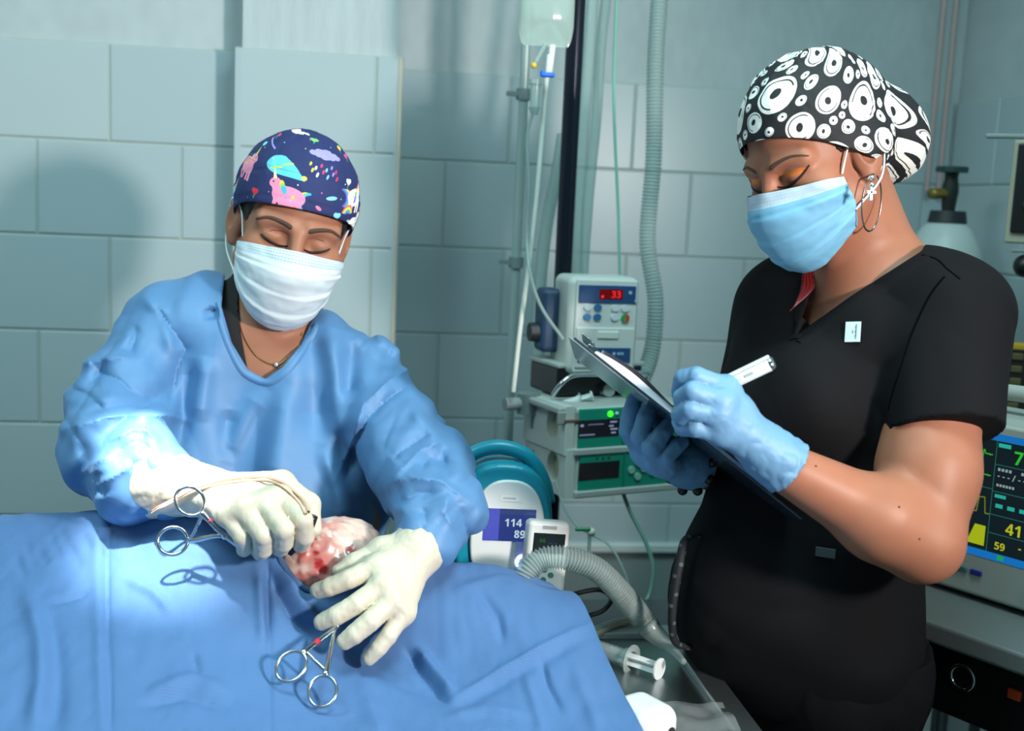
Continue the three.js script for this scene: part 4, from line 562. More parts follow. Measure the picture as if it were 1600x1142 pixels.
{
  const weave = dataTex(64, (x, y) => { const a = (x + (Math.floor(y / 8) % 2) * 4) % 8, b = y % 8; return 200 - 110 * Math.exp(-((a - 3.5) ** 2 + (b - 3.5) ** 2) / 5) + 14 * nz(x * 0.9, y * 0.9, 1); }, [62, 50]);
  const mat = std(0x4a72a4, 0.72, 0, { bumpMap: weave, bumpScale: 0.0009, sheen: 0.25, sheenRoughness: 0.6, sheenColor: new THREE.Color(0.5, 0.65, 0.9) });
  const d = mesh('surgical_drape', sheet(300, 260, drapePoint, (u, v) => [u, v * 0.9], (u, v) => { const p = drapePoint(u, v), [a, b] = pix(p.x, p.y, p.z); return !(v > 0.12 && v < 0.7 && inside(HOLE, a, b)); }), mat, scene, true);
  tag(d, 'blue surgical drape spread over the lying patient', 'drape');
  const hp = HOLE.map(([x, y]) => { let best = null, m = 1e9; for (let i = 0; i <= 120; i++) for (let j = 0; j <= 100; j++) { const p = drapePoint(0.3 + 0.4 * i / 120, 0.12 + 0.5 * j / 100), [a, b] = pix(p.x, p.y, p.z), q = Math.hypot(a - x, b - y); if (q < m) { m = q; best = p; } } return best; });
  mesh('opening_hem', tube(hp, 0.0042, 120, 8, true), mat, d);
  // patient: the flank that shows in the opening of the drape
  const c = P(508, 890, 1.485), bulk = union([ell(c.x, c.y, c.z, 0.07, 0.052, 0.058), ell(c.x - 0.1, c.y - 0.06, c.z, 0.15, 0.035, 0.05), ell(c.x + 0.02, c.y + 0.012, c.z - 0.02, 0.06, 0.05, 0.035)], 0.03);
  const wound = cone(P(490, 862, 1.425), P(505, 896, 1.42), 0.006, 0.009);
  const f = (x, y, z) => { let q = bulk(x, y, z); if (q > 0.02) return q; q -= 0.0016 * nz(x * 90, y * 90, z * 90) + 0.0022 * Math.abs(nz(x * 45, y * 45, z * 45 + 3)); return smax(q, -wound(x, y, z), 0.004); };
  const geo = meshSDF(f, ...bounds([P(430, 830, 1.4), P(600, 930, 1.4), c.clone().add(V(-0.28, -0.1, -0.08))], 0.03), 0.0018, { color: (x, y, z) => {
    const [u, v] = pix(x, y, z), n1 = nz(x * 120, y * 120, z * 120), n2 = nz(x * 45, y * 45, z * 45), n3 = nz(x * 260, y * 260, z * 260), fat = clamp(sstep(-0.1, 0.45, n2 + 0.4 * n1) + sstep(500, 545, u) * sstep(885, 858, v) * 0.7, 0, 1), red = clamp(1 - Math.hypot((u - 497) / 18, (v - 882) / 24), 0, 1), blot = [[494, 863, 4], [506, 890, 7], [497, 878, 6], [488, 852, 3], [552, 871, 4], [493, 842, 3], [470, 862, 9], [548, 860, 8], [533, 883, 5]].reduce((s, [a, b, r]) => Math.max(s, sstep(r * 1.4, r * 0.5, Math.hypot(u - a, v - b) + 3 * n3)), 0);
    let c2 = [lerp(0.58, 0.74, fat), lerp(0.2, 0.5, fat), lerp(0.17, 0.42, fat)]; const k = clamp(red * 1.3 * (0.6 + n1) + blot * 0.85, 0, 1); return [lerp(c2[0], 0.36, k), lerp(c2[1], 0.018, k), lerp(c2[2], 0.02, k)]; } });
  const pt = thing('patient', 'patient lying under the blue drape with an opened wound between the gloves', 'patient'); mesh('body', geo, std(0xffffff, 0.28, 0, { vertexColors: true, clearcoat: 0.5, clearcoatRoughness: 0.15 }), pt);
}
// artery clamps: two ring handles, shanks to a joint and a ratchet
function clampTool(label, A, B, J, tip, rA, rB, nrm) {
  const o = thing('artery_clamp', label, 'clamp'); o.userData.group = 'steel artery clamps on the drape';
  const ringAt = (c, r, toward) => { const n = nrm.clone().normalize(), u = toward.clone().sub(c); u.addScaledVector(n, -u.dot(n)).normalize(); const v = n.clone().cross(u), pts = []; for (let i = 0; i < 40; i++) { const a = i / 40 * 6.2832; pts.push(c.clone().addScaledVector(u, Math.cos(a) * r[0]).addScaledVector(v, Math.sin(a) * r[1])); } return { geo: tube(pts, 0.0021, 80, 8, true), end: c.clone().addScaledVector(u, r[0]) }; };
  const a = ringAt(A, rA, J), b = ringAt(B, rB, J), n = nrm.clone().normalize().multiplyScalar(0.0012);
  const h1 = mesh('handle', merge(a.geo, taper([a.end, a.end.clone().lerp(J, 0.25), J.clone().add(n), tip.clone().add(n)], [0.0038, 0.003, 0.0026, 0.0036, 0.001], 30, 10)), M.steel, o);
  mesh('handle', merge(b.geo, taper([b.end, b.end.clone().lerp(J, 0.25), J.clone().sub(n), tip.clone().sub(n)], [0.0038, 0.003, 0.0026, 0.0036, 0.001], 30, 10)), M.steel, o);
  const ra = a.end.clone().lerp(J, 0.08), rb = b.end.clone().lerp(J, 0.08); mesh('ratchet', taper([ra, ra.clone().lerp(rb, 0.58)], [0.0028, 0.0022], 4, 8), M.steel, o); mesh('ratchet', taper([rb, rb.clone().lerp(ra, 0.58).add(n)], [0.0028, 0.0022], 4, 8), M.steel, o);
  mesh('colour_band', taper([a.end.clone().lerp(J, 0.34), a.end.clone().lerp(J, 0.46)], [0.0037, 0.0036], 4, 10), std(0xb32838, 0.5), h1); mesh('joint_screw', new THREE.SphereGeometry(0.0042, 14, 10).translate(J.x, J.y, J.z), M.steel, o);
}
clampTool('steel artery clamp with a red band beside the wrist of the gripping white glove', P(297, 783, 1.365), P(270, 845, 1.378), P(352, 838, 1.362), P(398, 868, 1.385), [0.0185, 0.0155], [0.0175, 0.0165], camDir(0.15, 0.25, 1));
clampTool('steel artery clamp with a red band hanging below the spread fingers', P(455, 1041, 1.298), P(504, 1080, 1.288), P(526, 978, 1.36), P(560, 930, 1.40), [0.0185, 0.0155], [0.0175, 0.0155], camDir(0.05, 0.62, 1));
// cautery lead over the hand and the black pencil it feeds
{
  const gl = (x, y, z) => docHands[0](x, y, z) - 0.0014, at = (x, y, l = 0.002) => { const p = castPx(gl, x, y, 1.1); return p.add(camera.position.clone().sub(p).normalize().multiplyScalar(l)); };
  const o = thing('cautery_pencil', 'black cautery pencil with tan lead held in the gripping white glove', 'instrument');
  mesh('pencil_body', taper([P(490, 806, 1.385), P(478, 838, 1.39), P(452, 864, 1.398)], [0.0055, 0.0058, 0.0045], 16, 12), std(0x101012, 0.35), o);
  mesh('lead', tube([P(238, 799, 1.425), P(252, 790, 1.4), at(280, 776), at(320, 758), at(355, 749), at(400, 745), at(440, 753), at(466, 774), at(482, 800)], 0.0018, 80, 8), std(0xc9a488, 0.5), o);
  mesh('lead', tube([P(238, 802, 1.423), P(252, 793, 1.398), at(280, 779), at(320, 762), at(355, 754), at(400, 750), at(438, 758), at(462, 778), at(478, 803)], 0.0016, 80, 8), std(0xd8b9a0, 0.5), o);
}
// syringe on the table
function syringe(label, a, b, r, mat, group) {
  const o = thing('syringe', label, 'syringe'); const ax = b.clone().sub(a), L = ax.length(); o.position.copy(a); o.quaternion.setFromUnitVectors(V(0, 1, 0), ax.clone().normalize());
  mesh('barrel', lathe([[0, -0.012], [r * 0.25, -0.012], [r * 0.28, 0], [r, 0.004], [r, L * 0.66], [r * 0.9, L * 0.66], [r * 0.9, 0.006], [0, 0.006]], 28), mat, o);
  mesh('finger_flange', lathe([[r, L * 0.655], [r * 1.75, L * 0.655], [r * 1.75, L * 0.675], [r, L * 0.675]], 28), mat, o); mesh('collar', lathe([[r, L * 0.58], [r * 1.2, L * 0.585], [r * 1.2, L * 0.66], [r, L * 0.66]], 28), mat, o);
  mesh('plunger', merge(box(r * 1.5, L * 0.62, 0.0016, 0, L * 0.68, 0), box(0.0016, L * 0.62, r * 1.5, 0, L * 0.68, 0)), std(0xe6ecec, 0.4), o); mesh('thumb_rest', cyl(r * 1.25, r * 1.25, 0.0022, 28, 0, L, 0), std(0xe6ecec, 0.35), o);
  for (let k = 0; k < 8; k++) mesh('graduation', new THREE.TorusGeometry(r * 1.004, 0.00035, 4, 14, 1.2).rotateX(Math.PI / 2).rotateY(-0.3 + Math.PI * 0.9).translate(0, L * (0.12 + 0.055 * k), 0), std(0x303a40, 0.6), o);
  return o;
}
M.clear = new THREE.MeshPhysicalMaterial({ color: 0xe4efee, roughness: 0.12, transmission: 0.75, thickness: 0, ior: 1.35, side: THREE.DoubleSide });
M.tubing = new THREE.MeshPhysicalMaterial({ color: 0xcfdedc, roughness: 0.2, transmission: 0.7, thickness: 0, ior: 1.3, side: THREE.DoubleSide });
const onTable = (px, py, h) => { const o = camera.position, d = P(px, py, 1).sub(o), t = (TABLE + h - o.y) / d.y; return o.clone().addScaledVector(d, t); };
syringe('clear plastic syringe lying on the steel tabletop', onTable(905, 1004, 0.0135), onTable(1030, 1045, 0.0135), 0.0115, M.clear);
{
  // breathing hose curving down onto the table
  const o = mesh('breathing_hose', hose([P(808, 935, 1.49), P(826, 890, 1.495), P(850, 873, 1.5), P(886, 872, 1.5), P(930, 888, 1.51), P(970, 926, 1.53), P(1003, 966, 1.55), P(1018, 985, 1.545)], 0.0145, 0.0018, 0.0042, 18), M.tubing, scene, true); tag(o, 'corrugated clear breathing hose arching over the table edge', 'hose');
  mesh('connector', taper([P(1012, 978, 1.547), P(1024, 991, 1.542), P(1040, 1004, 1.53), P(1058, 1022, 1.5), P(1068, 1034, 1.475)], [0.016, 0.012, 0.007, 0.005, 0.004], 24, 14), M.tubing, o);
  tag(mesh('rubber_tube', tube([onTable(880, 1030, 0.008), onTable(935, 992, 0.008), onTable(962, 976, 0.012), onTable(1006, 964, 0.016)], 0.0055, 40, 10), std(0xb9ad98, 0.5), scene, true), 'beige rubber tube running under the edge of the drape', 'tube');
  tag(mesh('airway_tube', tube([onTable(890, 1000, 0.012), onTable(940, 977, 0.016), onTable(975, 966, 0.02), onTable(1010, 960, 0.022)], 0.0028, 40, 8), M.clear, scene, true), 'thin clear tube beside the beige rubber tube', 'tube');
  // white plastic grip under the drape edge
  const w = thing('charger', 'white plastic device with a round socket at the drape edge', 'device', onTable(1008, 1122, 0.024), 0.5);
  mesh('case', rbox(0.06, 0.044, 0.07, 0.018, -0.004, 0, 0, 5), std(0xe3e6e6, 0.35), w); mesh('socket', cylZ(0.0055, 0.0055, 0.003, 20, 0.008, -0.004, 0.0345), std(0x1a1a1a, 0.5), w); mesh('socket_pin', cylZ(0.002, 0.002, 0.006, 12, 0.008, -0.004, 0.035), M.steel, w);
  const c0 = onTable(1075, 1128, 0.006), pk = mesh('plastic_wrapper', sheet(30, 20, (u, v) => { const x = (u - 0.5) * 0.11, z = (v - 0.5) * 0.08; return V(c0.x + x, c0.y + 0.006 + 0.007 * nz(x * 28, z * 34, 3) + 0.0015 * Math.abs(nz(x * 90, z * 60, 5)), c0.z + z); }), new THREE.MeshPhysicalMaterial({ color: 0xf2f6f6, roughness: 0.08, transmission: 0.85, thickness: 0, side: THREE.DoubleSide }), scene, true); tag(pk, 'crumpled clear plastic wrapper on the steel tabletop', 'wrapper');
}
// clipboard and pen
{
  const A = P(893, 538, 1.475), B = P(1238, 812, 1.43), long = B.clone().sub(A), L = 0.335; long.normalize(); const view = camera.position.clone().sub(A.clone().lerp(B, 0.5)).normalize();
  let nn = long.clone().cross(view).normalize(); if (nn.y < 0) nn.negate(); nn.applyAxisAngle(long, 0.0); const side = view.clone().addScaledVector(long, -view.dot(long)).normalize().applyAxisAngle(long, -0.07), n = side.clone().cross(long).normalize(); if (n.y < 0) n.negate();
  const o = thing('clipboard', 'dark clipboard with sheets of paper held by the person in black scrubs', 'clipboard'); o.position.copy(A.clone().lerp(B, 0.5)); o.quaternion.setFromRotationMatrix(new THREE.Matrix4().makeBasis(long, n, long.clone().cross(n).normalize())); // x along, y off the paper face
  mesh('board', rbox(L, 0.003, 0.225, 0.0012, 0, 0, 0, 2), std(0x2c3646, 0.25, 0, { clearcoat: 0.6 }), o);
  const ps = new THREE.Shape(); ps.moveTo(-L / 2 + 0.03, 0.0018); ps.lineTo(0.125, 0.0018); ps.lineTo(0.125, 0.0045); ps.quadraticCurveTo(-0.02, 0.0075, -0.07, 0.0105); ps.quadraticCurveTo(-0.1, 0.0125, -L / 2 + 0.045, 0.008); ps.lineTo(-L / 2 + 0.03, 0.0045);
  mesh('paper_stack', new THREE.ExtrudeGeometry(ps, { depth: 0.21, bevelEnabled: false, curveSegments: 16 }).translate(0, 0, -0.105), std(0xe6e6f0, 0.7), o); for (let k = 0; k < 3; k++) mesh('paper', sheet(30, 2, (u, v) => V(-L / 2 + 0.035 + u * 0.25, 0.0062 + k * 0.0006 + (0.006 + k * 0.0012) * Math.exp(-Math.pow((u - 0.2) / 0.2, 2)), (v - 0.5) * 0.21 + (k - 1) * 0.003)), std(0xe2e2ec, 0.7), o);
  const cl = mesh('clip', rbox(0.03, 0.004, 0.11, 0.0018, -L / 2 + 0.028, 0.009, 0.0, 2), M.steel, o); mesh('spring', cylZ(0.005, 0.005, 0.07, 16, -L / 2 + 0.024, 0.007, 0.02), M.steel, cl); mesh('lever', rbox(0.02, 0.003, 0.08, 0.0014, -L / 2 + 0.008, 0.015, 0.01, 2), M.steel, cl); mesh('rivet', new THREE.SphereGeometry(0.004, 12, 8).translate(-L / 2 + 0.04, 0.0115, 0.045), M.steel, cl);
  mesh('clear_pocket', rbox(0.12, 0.0016, 0.235, 0.0007, -L / 2 + 0.055, -0.003, 0.0, 2), M.tubing, o);
}
{
  const tip = P(1056, 640, 1.30), end = P(1210, 566, 1.262), ax = end.clone().sub(tip), L = ax.length(), o = thing('marker_pen', 'white marker pen held in the blue glove above the clipboard', 'pen', tip); o.quaternion.setFromRotationMatrix((() => { const y = ax.clone().normalize(), v = camera.position.clone().sub(tip).normalize(), z = v.addScaledVector(y, -v.dot(y)).normalize(), x = y.clone().cross(z); return new THREE.Matrix4().makeBasis(x, y, z); })());
  mesh('barrel', lathe([[0, 0], [0.0012, 0.0], [0.0045, 0.018], [0.0058, 0.03], [0.0058, L * 0.55]], 24), std(0xd6dcdc, 0.3), o);
  mesh('tip', lathe([[0, -0.006], [0.001, -0.005], [0.0014, 0.002]], 12), std(0x18224a, 0.5), o);
  const cap = mesh('pen_cap', merge(lathe([[0.006, L * 0.5], [0.0072, L * 0.52], [0.0074, L * 0.97], [0.0066, L], [0, L]], 24), rbox(0.004, L * 0.4, 0.011, 0.0015, -0.0085, L * 0.78, 0, 2)), std(0xdde3e3, 0.25), o); mesh('pen_end', lathe([[0.0074, L * 0.955], [0.0076, L * 0.96], [0.0068, L * 1.003], [0, L * 1.003]], 24), M.steel, cap);
  mesh('lettering', new THREE.CylinderGeometry(0.00745, 0.00745, 0.026, 16, 1, true, -0.55, 1.1).translate(0, L * 0.72, 0), std(0xffffff, 0.3, 0, { map: canvasTex(96, 256, (g, w, h) => { g.fillStyle = '#dde3e3'; g.fillRect(0, 0, w, h); g.translate(w / 2, h / 2); g.rotate(-Math.PI / 2); g.fillStyle = '#1c2a58'; g.font = 'bold 46px sans-serif'; g.textAlign = 'center'; g.fillText('EDDI', 34, 16); g.strokeStyle = '#8a9ad0'; g.lineWidth = 5; g.beginPath(); g.arc(-78, 0, 15, 0, 7); g.stroke(); }) }), cap);
}

// ---------------------------------------------------------------- equipment behind the table
const upright = (name, label, cat, px, py, d, yaw) => thing(name, label, cat, P(px, py, d), yaw * DEG);   // its own frame: x right, y up, z to the front
const tilted = (name, label, cat, px, py, d, rx, ry, rz) => { const o = thing(name, label, cat, P(px, py, d)); o.quaternion.copy(camera.quaternion).multiply(new THREE.Quaternion().setFromEuler(new THREE.Euler(rx * DEG, ry * DEG, rz * DEG, 'YXZ'))); return o; };
M.case = std(0xc6cdc6, 0.45); M.caseGrey = std(0xa9b3ae, 0.5); M.pumpGreen = std(0x0f8f78, 0.4); M.darkPole = std(0x1c2230, 0.25, 0.5); M.navy = std(0x1f4a78, 0.45);
const screenMat = (tex, glow = 0.5) => std(0x111111, 0.15, 0, { emissive: 0xffffff, emissiveMap: tex, emissiveIntensity: glow });
const POLE = (() => { const a = P(880, 420, 2.07); return V(a.x, 0, a.z); })();
// dark pole of the infusion stand
{
  const o = thing('infusion_stand', 'dark infusion stand holding the pumps', 'stand', POLE);
  mesh('pole', cyl(0.0155, 0.0155, 2.2, 24, 0, 1.15, 0), M.darkPole, o); mesh('hub', cyl(0.04, 0.05, 0.06, 24, 0, 0.09, 0), M.darkPole, o);
  for (let k = 0; k < 5; k++) { const a = k / 5 * 6.283; mesh('leg', taper([V(0, 0.09, 0), V(Math.sin(a) * 0.2, 0.055, Math.cos(a) * 0.2)], [0.014, 0.01], 4, 8), M.darkPole, o); mesh('caster', new THREE.CylinderGeometry(0.026, 0.026, 0.016, 20).rotateZ(Math.PI / 2).translate(Math.sin(a) * 0.2, 0.027, Math.cos(a) * 0.2), std(0x202020, 0.6), o); }
  for (const s of [-1, 1]) mesh('hook', tube([V(0, 2.22, 0), V(s * 0.05, 2.26, 0), V(s * 0.1, 2.25, 0), V(s * 0.12, 2.21, 0), V(s * 0.115, 2.235, 0)], 0.004, 20, 8), M.steelSoft, o);
}
// light second pole with clamps
{
  const a = P(806, 420, 2.16), o = thing('slim_pole', 'slim pale pole with clamps left of the dark stand', 'stand', V(a.x, 0, a.z)), m = std(0x9fb2b0, 0.35, 0.3);
  mesh('pole', cyl(0.009, 0.009, 2.0, 20, 0, 1.0, 0), m, o); mesh('foot', cyl(0.12, 0.13, 0.03, 32, 0, 0.015, 0), M.steelSoft, o);
  for (const y of [P(815, 151, 2.16).y, P(806, 410, 2.16).y]) mesh('clamp', merge(cyl(0.014, 0.014, 0.02, 20, 0, y, 0), box(0.04, 0.008, 0.012, -0.012, y, 0.004)), std(0x6f8080, 0.5), o);
}
// infusion pump
{
  const o = upright('infusion_pump', 'white infusion pump with a red number display on the dark pole', 'pump', 929, 505, 1.98, 8), w = 0.127, h = 0.165, dp = 0.09;
  mesh('case', rbox(w, h, dp, 0.014, 0, 0, 0, 4), M.case, o);
  mesh('front_panel', rbox(w * 0.86, h * 0.95, 0.006, 0.0028, 0.002, 0, dp / 2 + 0.001, 2), std(0xd2d6d2, 0.4), o);
  const z = dp / 2 + 0.0045;
  mesh('display_panel', rbox(w * 0.8, 0.03, 0.003, 0.0014, 0.002, 0.054, z, 2), M.navy, o);
  mesh('number_display', plate(0.042, 0.0165, 0.008, 0.0545, z + 0.0022), screenMat(canvasTex(256, 100, (g, W2, H2) => { g.fillStyle = '#5a0408'; g.fillRect(0, 0, W2, H2); g.fillStyle = '#ff3038'; g.font = 'bold 92px monospace'; g.fillText('33', 128, 82); g.beginPath(); g.arc(36, 74, 15, 0, 7); g.fill(); }), 1.1), o);
  for (const [x, y, s] of [[0.046, 0.058, 0.006], [0.057, 0.044, 0.005]]) mesh('indicator', cylZ(s / 2, s / 2, 0.002, 14, x - 0.004, y, z + 0.002), std(0xa7bccb, 0.4), o);
  for (const [x, y, c] of [[-0.032, 0.032, 0xccd4d8], [-0.014, 0.032, 0x2f6a9c], [-0.032, 0.016, 0x3f7fae], [-0.014, 0.016, 0x2f6a9c], [0.017, 0.031, 0xd5dcdf], [0.035, 0.031, 0xd5dcdf], [0.017, 0.016, 0xd5dcdf]]) mesh('button', new THREE.CylinderGeometry(0.0068, 0.0072, 0.003, 20).scale(1, 1, 0.8).rotateX(Math.PI / 2).translate(x, y, z + 0.001), std(c, 0.4), o);
  mesh('start_button', new THREE.CylinderGeometry(0.0072, 0.0072, 0.0032, 20, 1, false, Math.PI, Math.PI).rotateX(Math.PI / 2).translate(0.036, 0.0145, z + 0.001), std(0x1f9a54, 0.4), o); mesh('stop_button', new THREE.CylinderGeometry(0.0072, 0.0072, 0.0032, 20, 1, false, 0, Math.PI).rotateX(Math.PI / 2).translate(0.036, 0.0145, z + 0.001), std(0xd0431c, 0.4), o);
  const door = mesh('door', rbox(w * 0.82, 0.068, 0.005, 0.002, 0.002, -0.036, z, 2), std(0xcdd1cb, 0.45), o); mesh('door_latch', rbox(0.038, 0.013, 0.004, 0.002, 0.006, -0.014, z + 0.003, 2), std(0xd5d8d2, 0.45), door);
  mesh('brand_plate', rbox(w * 0.74, 0.025, 0.003, 0.0012, 0.001, -0.048, z + 0.003, 2), M.navy, door); mesh('brand_mark', plate(0.024, 0.009, 0.026, -0.045, z + 0.0048), std(0xffffff, 0.5, 0, { map: canvasTex(128, 48, (g, a, b) => { g.fillStyle = '#1f4a78'; g.fillRect(0, 0, a, b); g.fillStyle = '#9fc0d8'; g.beginPath(); g.arc(22, 24, 14, 0, 7); g.fill(); g.fillRect(52, 12, 16, 24); g.fillRect(74, 12, 16, 24); g.fillRect(96, 12, 16, 24); }) }), door);
  mesh('pole_clamp', rbox(0.035, 0.11, 0.05, 0.01, -w / 2 - 0.012, 0.002, -0.03, 3), std(0x24405e, 0.5), o); mesh('clamp_knob', cyl(0.016, 0.018, 0.02, 16).rotateZ(Math.PI / 2).translate(-w / 2 - 0.034, -0.02, -0.03), std(0x1b2128, 0.5), o);
}
// two syringe pumps in a rack
function syringePump(label, px, py, d, lit) {
  const o = upright('syringe_pump', label, 'pump', px, py, d, 20); o.userData.group = 'syringe pumps in the rack'; const w = 0.25, h = 0.078, dp = 0.14;
  mesh('case', rbox(w - 0.016, h, dp, 0.006, 0.008, 0, -dp / 2, 3), M.case, o); mesh('lower_lip', rbox(w - 0.014, 0.012, dp + 0.008, 0.003, 0.008, -h / 2 + 0.004, -dp / 2 + 0.004, 2), M.caseGrey, o);
  const sh = new THREE.Shape([[0, -h / 2], [dp, -h / 2], [dp, h / 2 - 0.004], [dp - 0.02, h / 2], [0, h / 2]].map(([a, b]) => new THREE.Vector2(a, b))), hole = new THREE.Path(); hole.absellipse(0.042, 0.004, 0.021, 0.026, 0, Math.PI * 2, true); sh.holes.push(hole);
  mesh('side_plate', new THREE.ExtrudeGeometry(sh, { depth: 0.014, bevelEnabled: true, bevelSize: 0.0015, bevelThickness: 0.0015, bevelSegments: 2, curveSegments: 24 }).rotateY(Math.PI / 2).translate(-w / 2 + 0.0, 0, 0), M.case, o); mesh('recess', box(0.003, 0.054, 0.046, -w / 2 + 0.0135, 0.004, -0.042), std(0xb5b295, 0.5), o);
  mesh('side_mark', rbox(0.003, 0.034, 0.008, 0.001, -w / 2 - 0.001, 0.0, -dp + 0.03, 2), M.pumpGreen, o);
  mesh('front_panel', rbox(w - 0.022, h * 0.84, 0.005, 0.002, 0.012, 0.003, 0.001, 2), M.pumpGreen, o); mesh('panel_ridge', rbox(0.003, h * 0.78, 0.003, 0.001, -0.016, 0.003, 0.004, 2), std(0x0b7a66, 0.4), o);
  mesh('screen', plate(0.078, 0.029, -0.064, 0.003, 0.0042), screenMat(canvasTex(256, 96, (g, a, b) => { g.fillStyle = '#0a0b16'; g.fillRect(0, 0, a, b); if (!lit) return; g.fillStyle = '#a8b4e0'; g.font = '20px sans-serif'; g.fillRect(10, 22, 20, 14); for (let i = 0; i < 11; i++) g.fillRect(58 + i * 9, 24 - (i % 3), 6, 5); for (let i = 0; i < 12; i++) g.fillRect(8 + i * 8, 78 - (i % 2) * 2, 6, 8); for (const [x, y, q] of [[196, 12, 44], [190, 34, 30], [200, 52, 46], [206, 72, 30]]) g.fillRect(x, y, q, 9); }), lit ? 0.55 : 0.2), o);
  const bt = (x, y, c, r = 0.0062, m) => mesh('button', cylZ(r, r * 1.05, 0.004, 18, x, y, 0.0045), m ?? std(c, 0.4), o);
  for (const [x, y] of [[0.012, 0.012], [0.024, 0.001], [0.012, -0.012], [-0.001, 0.0], [0.042, -0.006]]) bt(x, y, lit && y > 0.01 ? 0xe6f4ee : 0x8fbfae); bt(0.062, -0.008, 0x1d4fa0, 0.0055); bt(0.082, -0.008, 0xc23a26, 0.005); bt(0.062, 0.012, 0xc9b23a, 0.004);
  mesh('plunger_grip', merge(rbox(0.012, 0.03, 0.03, 0.004, 0.118, 0.052, -0.03, 2), cyl(0.012, 0.012, 0.01, 20, 0.118, 0.072, -0.03)), std(lit ? 0x2f8a68 : 0x8f9a90, 0.45), o);
  if (lit) { mesh('status_light', new THREE.SphereGeometry(0.0052, 14, 10).translate(-0.044, 0.026, 0.004), std(0x103010, 0.3, 0, { emissive: 0x38ff20, emissiveIntensity: 1.6 }), o); mesh('status_light', new THREE.SphereGeometry(0.003, 12, 8).translate(-0.031, 0.026, 0.004), std(0xbfd8e8, 0.3), o); } else for (let k = 0; k < 3; k++) mesh('status_light', new THREE.SphereGeometry(0.0025, 10, 8).translate(-0.07 + k * 0.012, 0.024, 0.003), std(0x06382e, 0.4), o);
}
syringePump('green fronted syringe pump with a lit display, upper one of the rack', 985, 668, 1.92, true);
syringePump('green fronted syringe pump with a dark display, lower one of the rack', 985, 733, 1.93, false);
// tray and dark unit with a handle above the pumps
{
  const o = upright('equipment_tray', 'grey tray on top of the syringe pumps', 'tray', 945, 625, 1.98, 20);
  mesh('tray_floor', rbox(0.27, 0.012, 0.15, 0.004, 0.0, 0, 0, 2), M.caseGrey, o); mesh('tray_lip', rbox(0.27, 0.022, 0.008, 0.003, 0, -0.012, 0.073, 2), std(0x9aa29c, 0.4), o); mesh('red_stripe', rbox(0.25, 0.004, 0.003, 0.001, 0, -0.016, 0.078, 2), std(0x8a5a52, 0.5), o);
  const u = upright('control_unit', 'black boxed unit with a chrome handle above the tray', 'device', 915, 590, 2.02, 20);
  mesh('housing', rbox(0.17, 0.05, 0.1, 0.006, 0, 0.003, 0, 3), std(0x14161c, 0.3), u); mesh('top_cover', rbox(0.175, 0.008, 0.105, 0.003, 0, 0.03, 0, 2), M.caseGrey, u); mesh('knob', cylZ(0.012, 0.014, 0.014, 20, 0.01, -0.012, 0.056), M.steel, u);
  mesh('chrome_handle', tube([V(-0.105, -0.015, 0.07), V(-0.1, 0.005, 0.085), V(-0.08, 0.018, 0.085), V(0.0, 0.018, 0.085), V(0.07, 0.018, 0.085), V(0.088, 0.0, 0.06)], 0.0042, 50, 10), M.steel, u);
  const a = P(872, 634, 1.92), b = P(925, 618, 1.92); syringe('white syringe lying on the grey tray', a, b, 0.0065, std(0xdfe6e4, 0.4));
  const k = thing('pipe_clamp', 'grey pipe clamp beside the upper syringe pump', 'clamp', P(826, 630, 1.96), 0.3); mesh('clamp_body', merge(cyl(0.02, 0.02, 0.035, 24), rbox(0.05, 0.022, 0.03, 0.005, 0.03, 0, 0, 2)), std(0x7e8c8c, 0.45), k); mesh('clamp_screw', cyl(0.011, 0.011, 0.03, 16).rotateZ(Math.PI / 2).translate(-0.03, 0, 0), std(0x8d9a9a, 0.4), k);
}
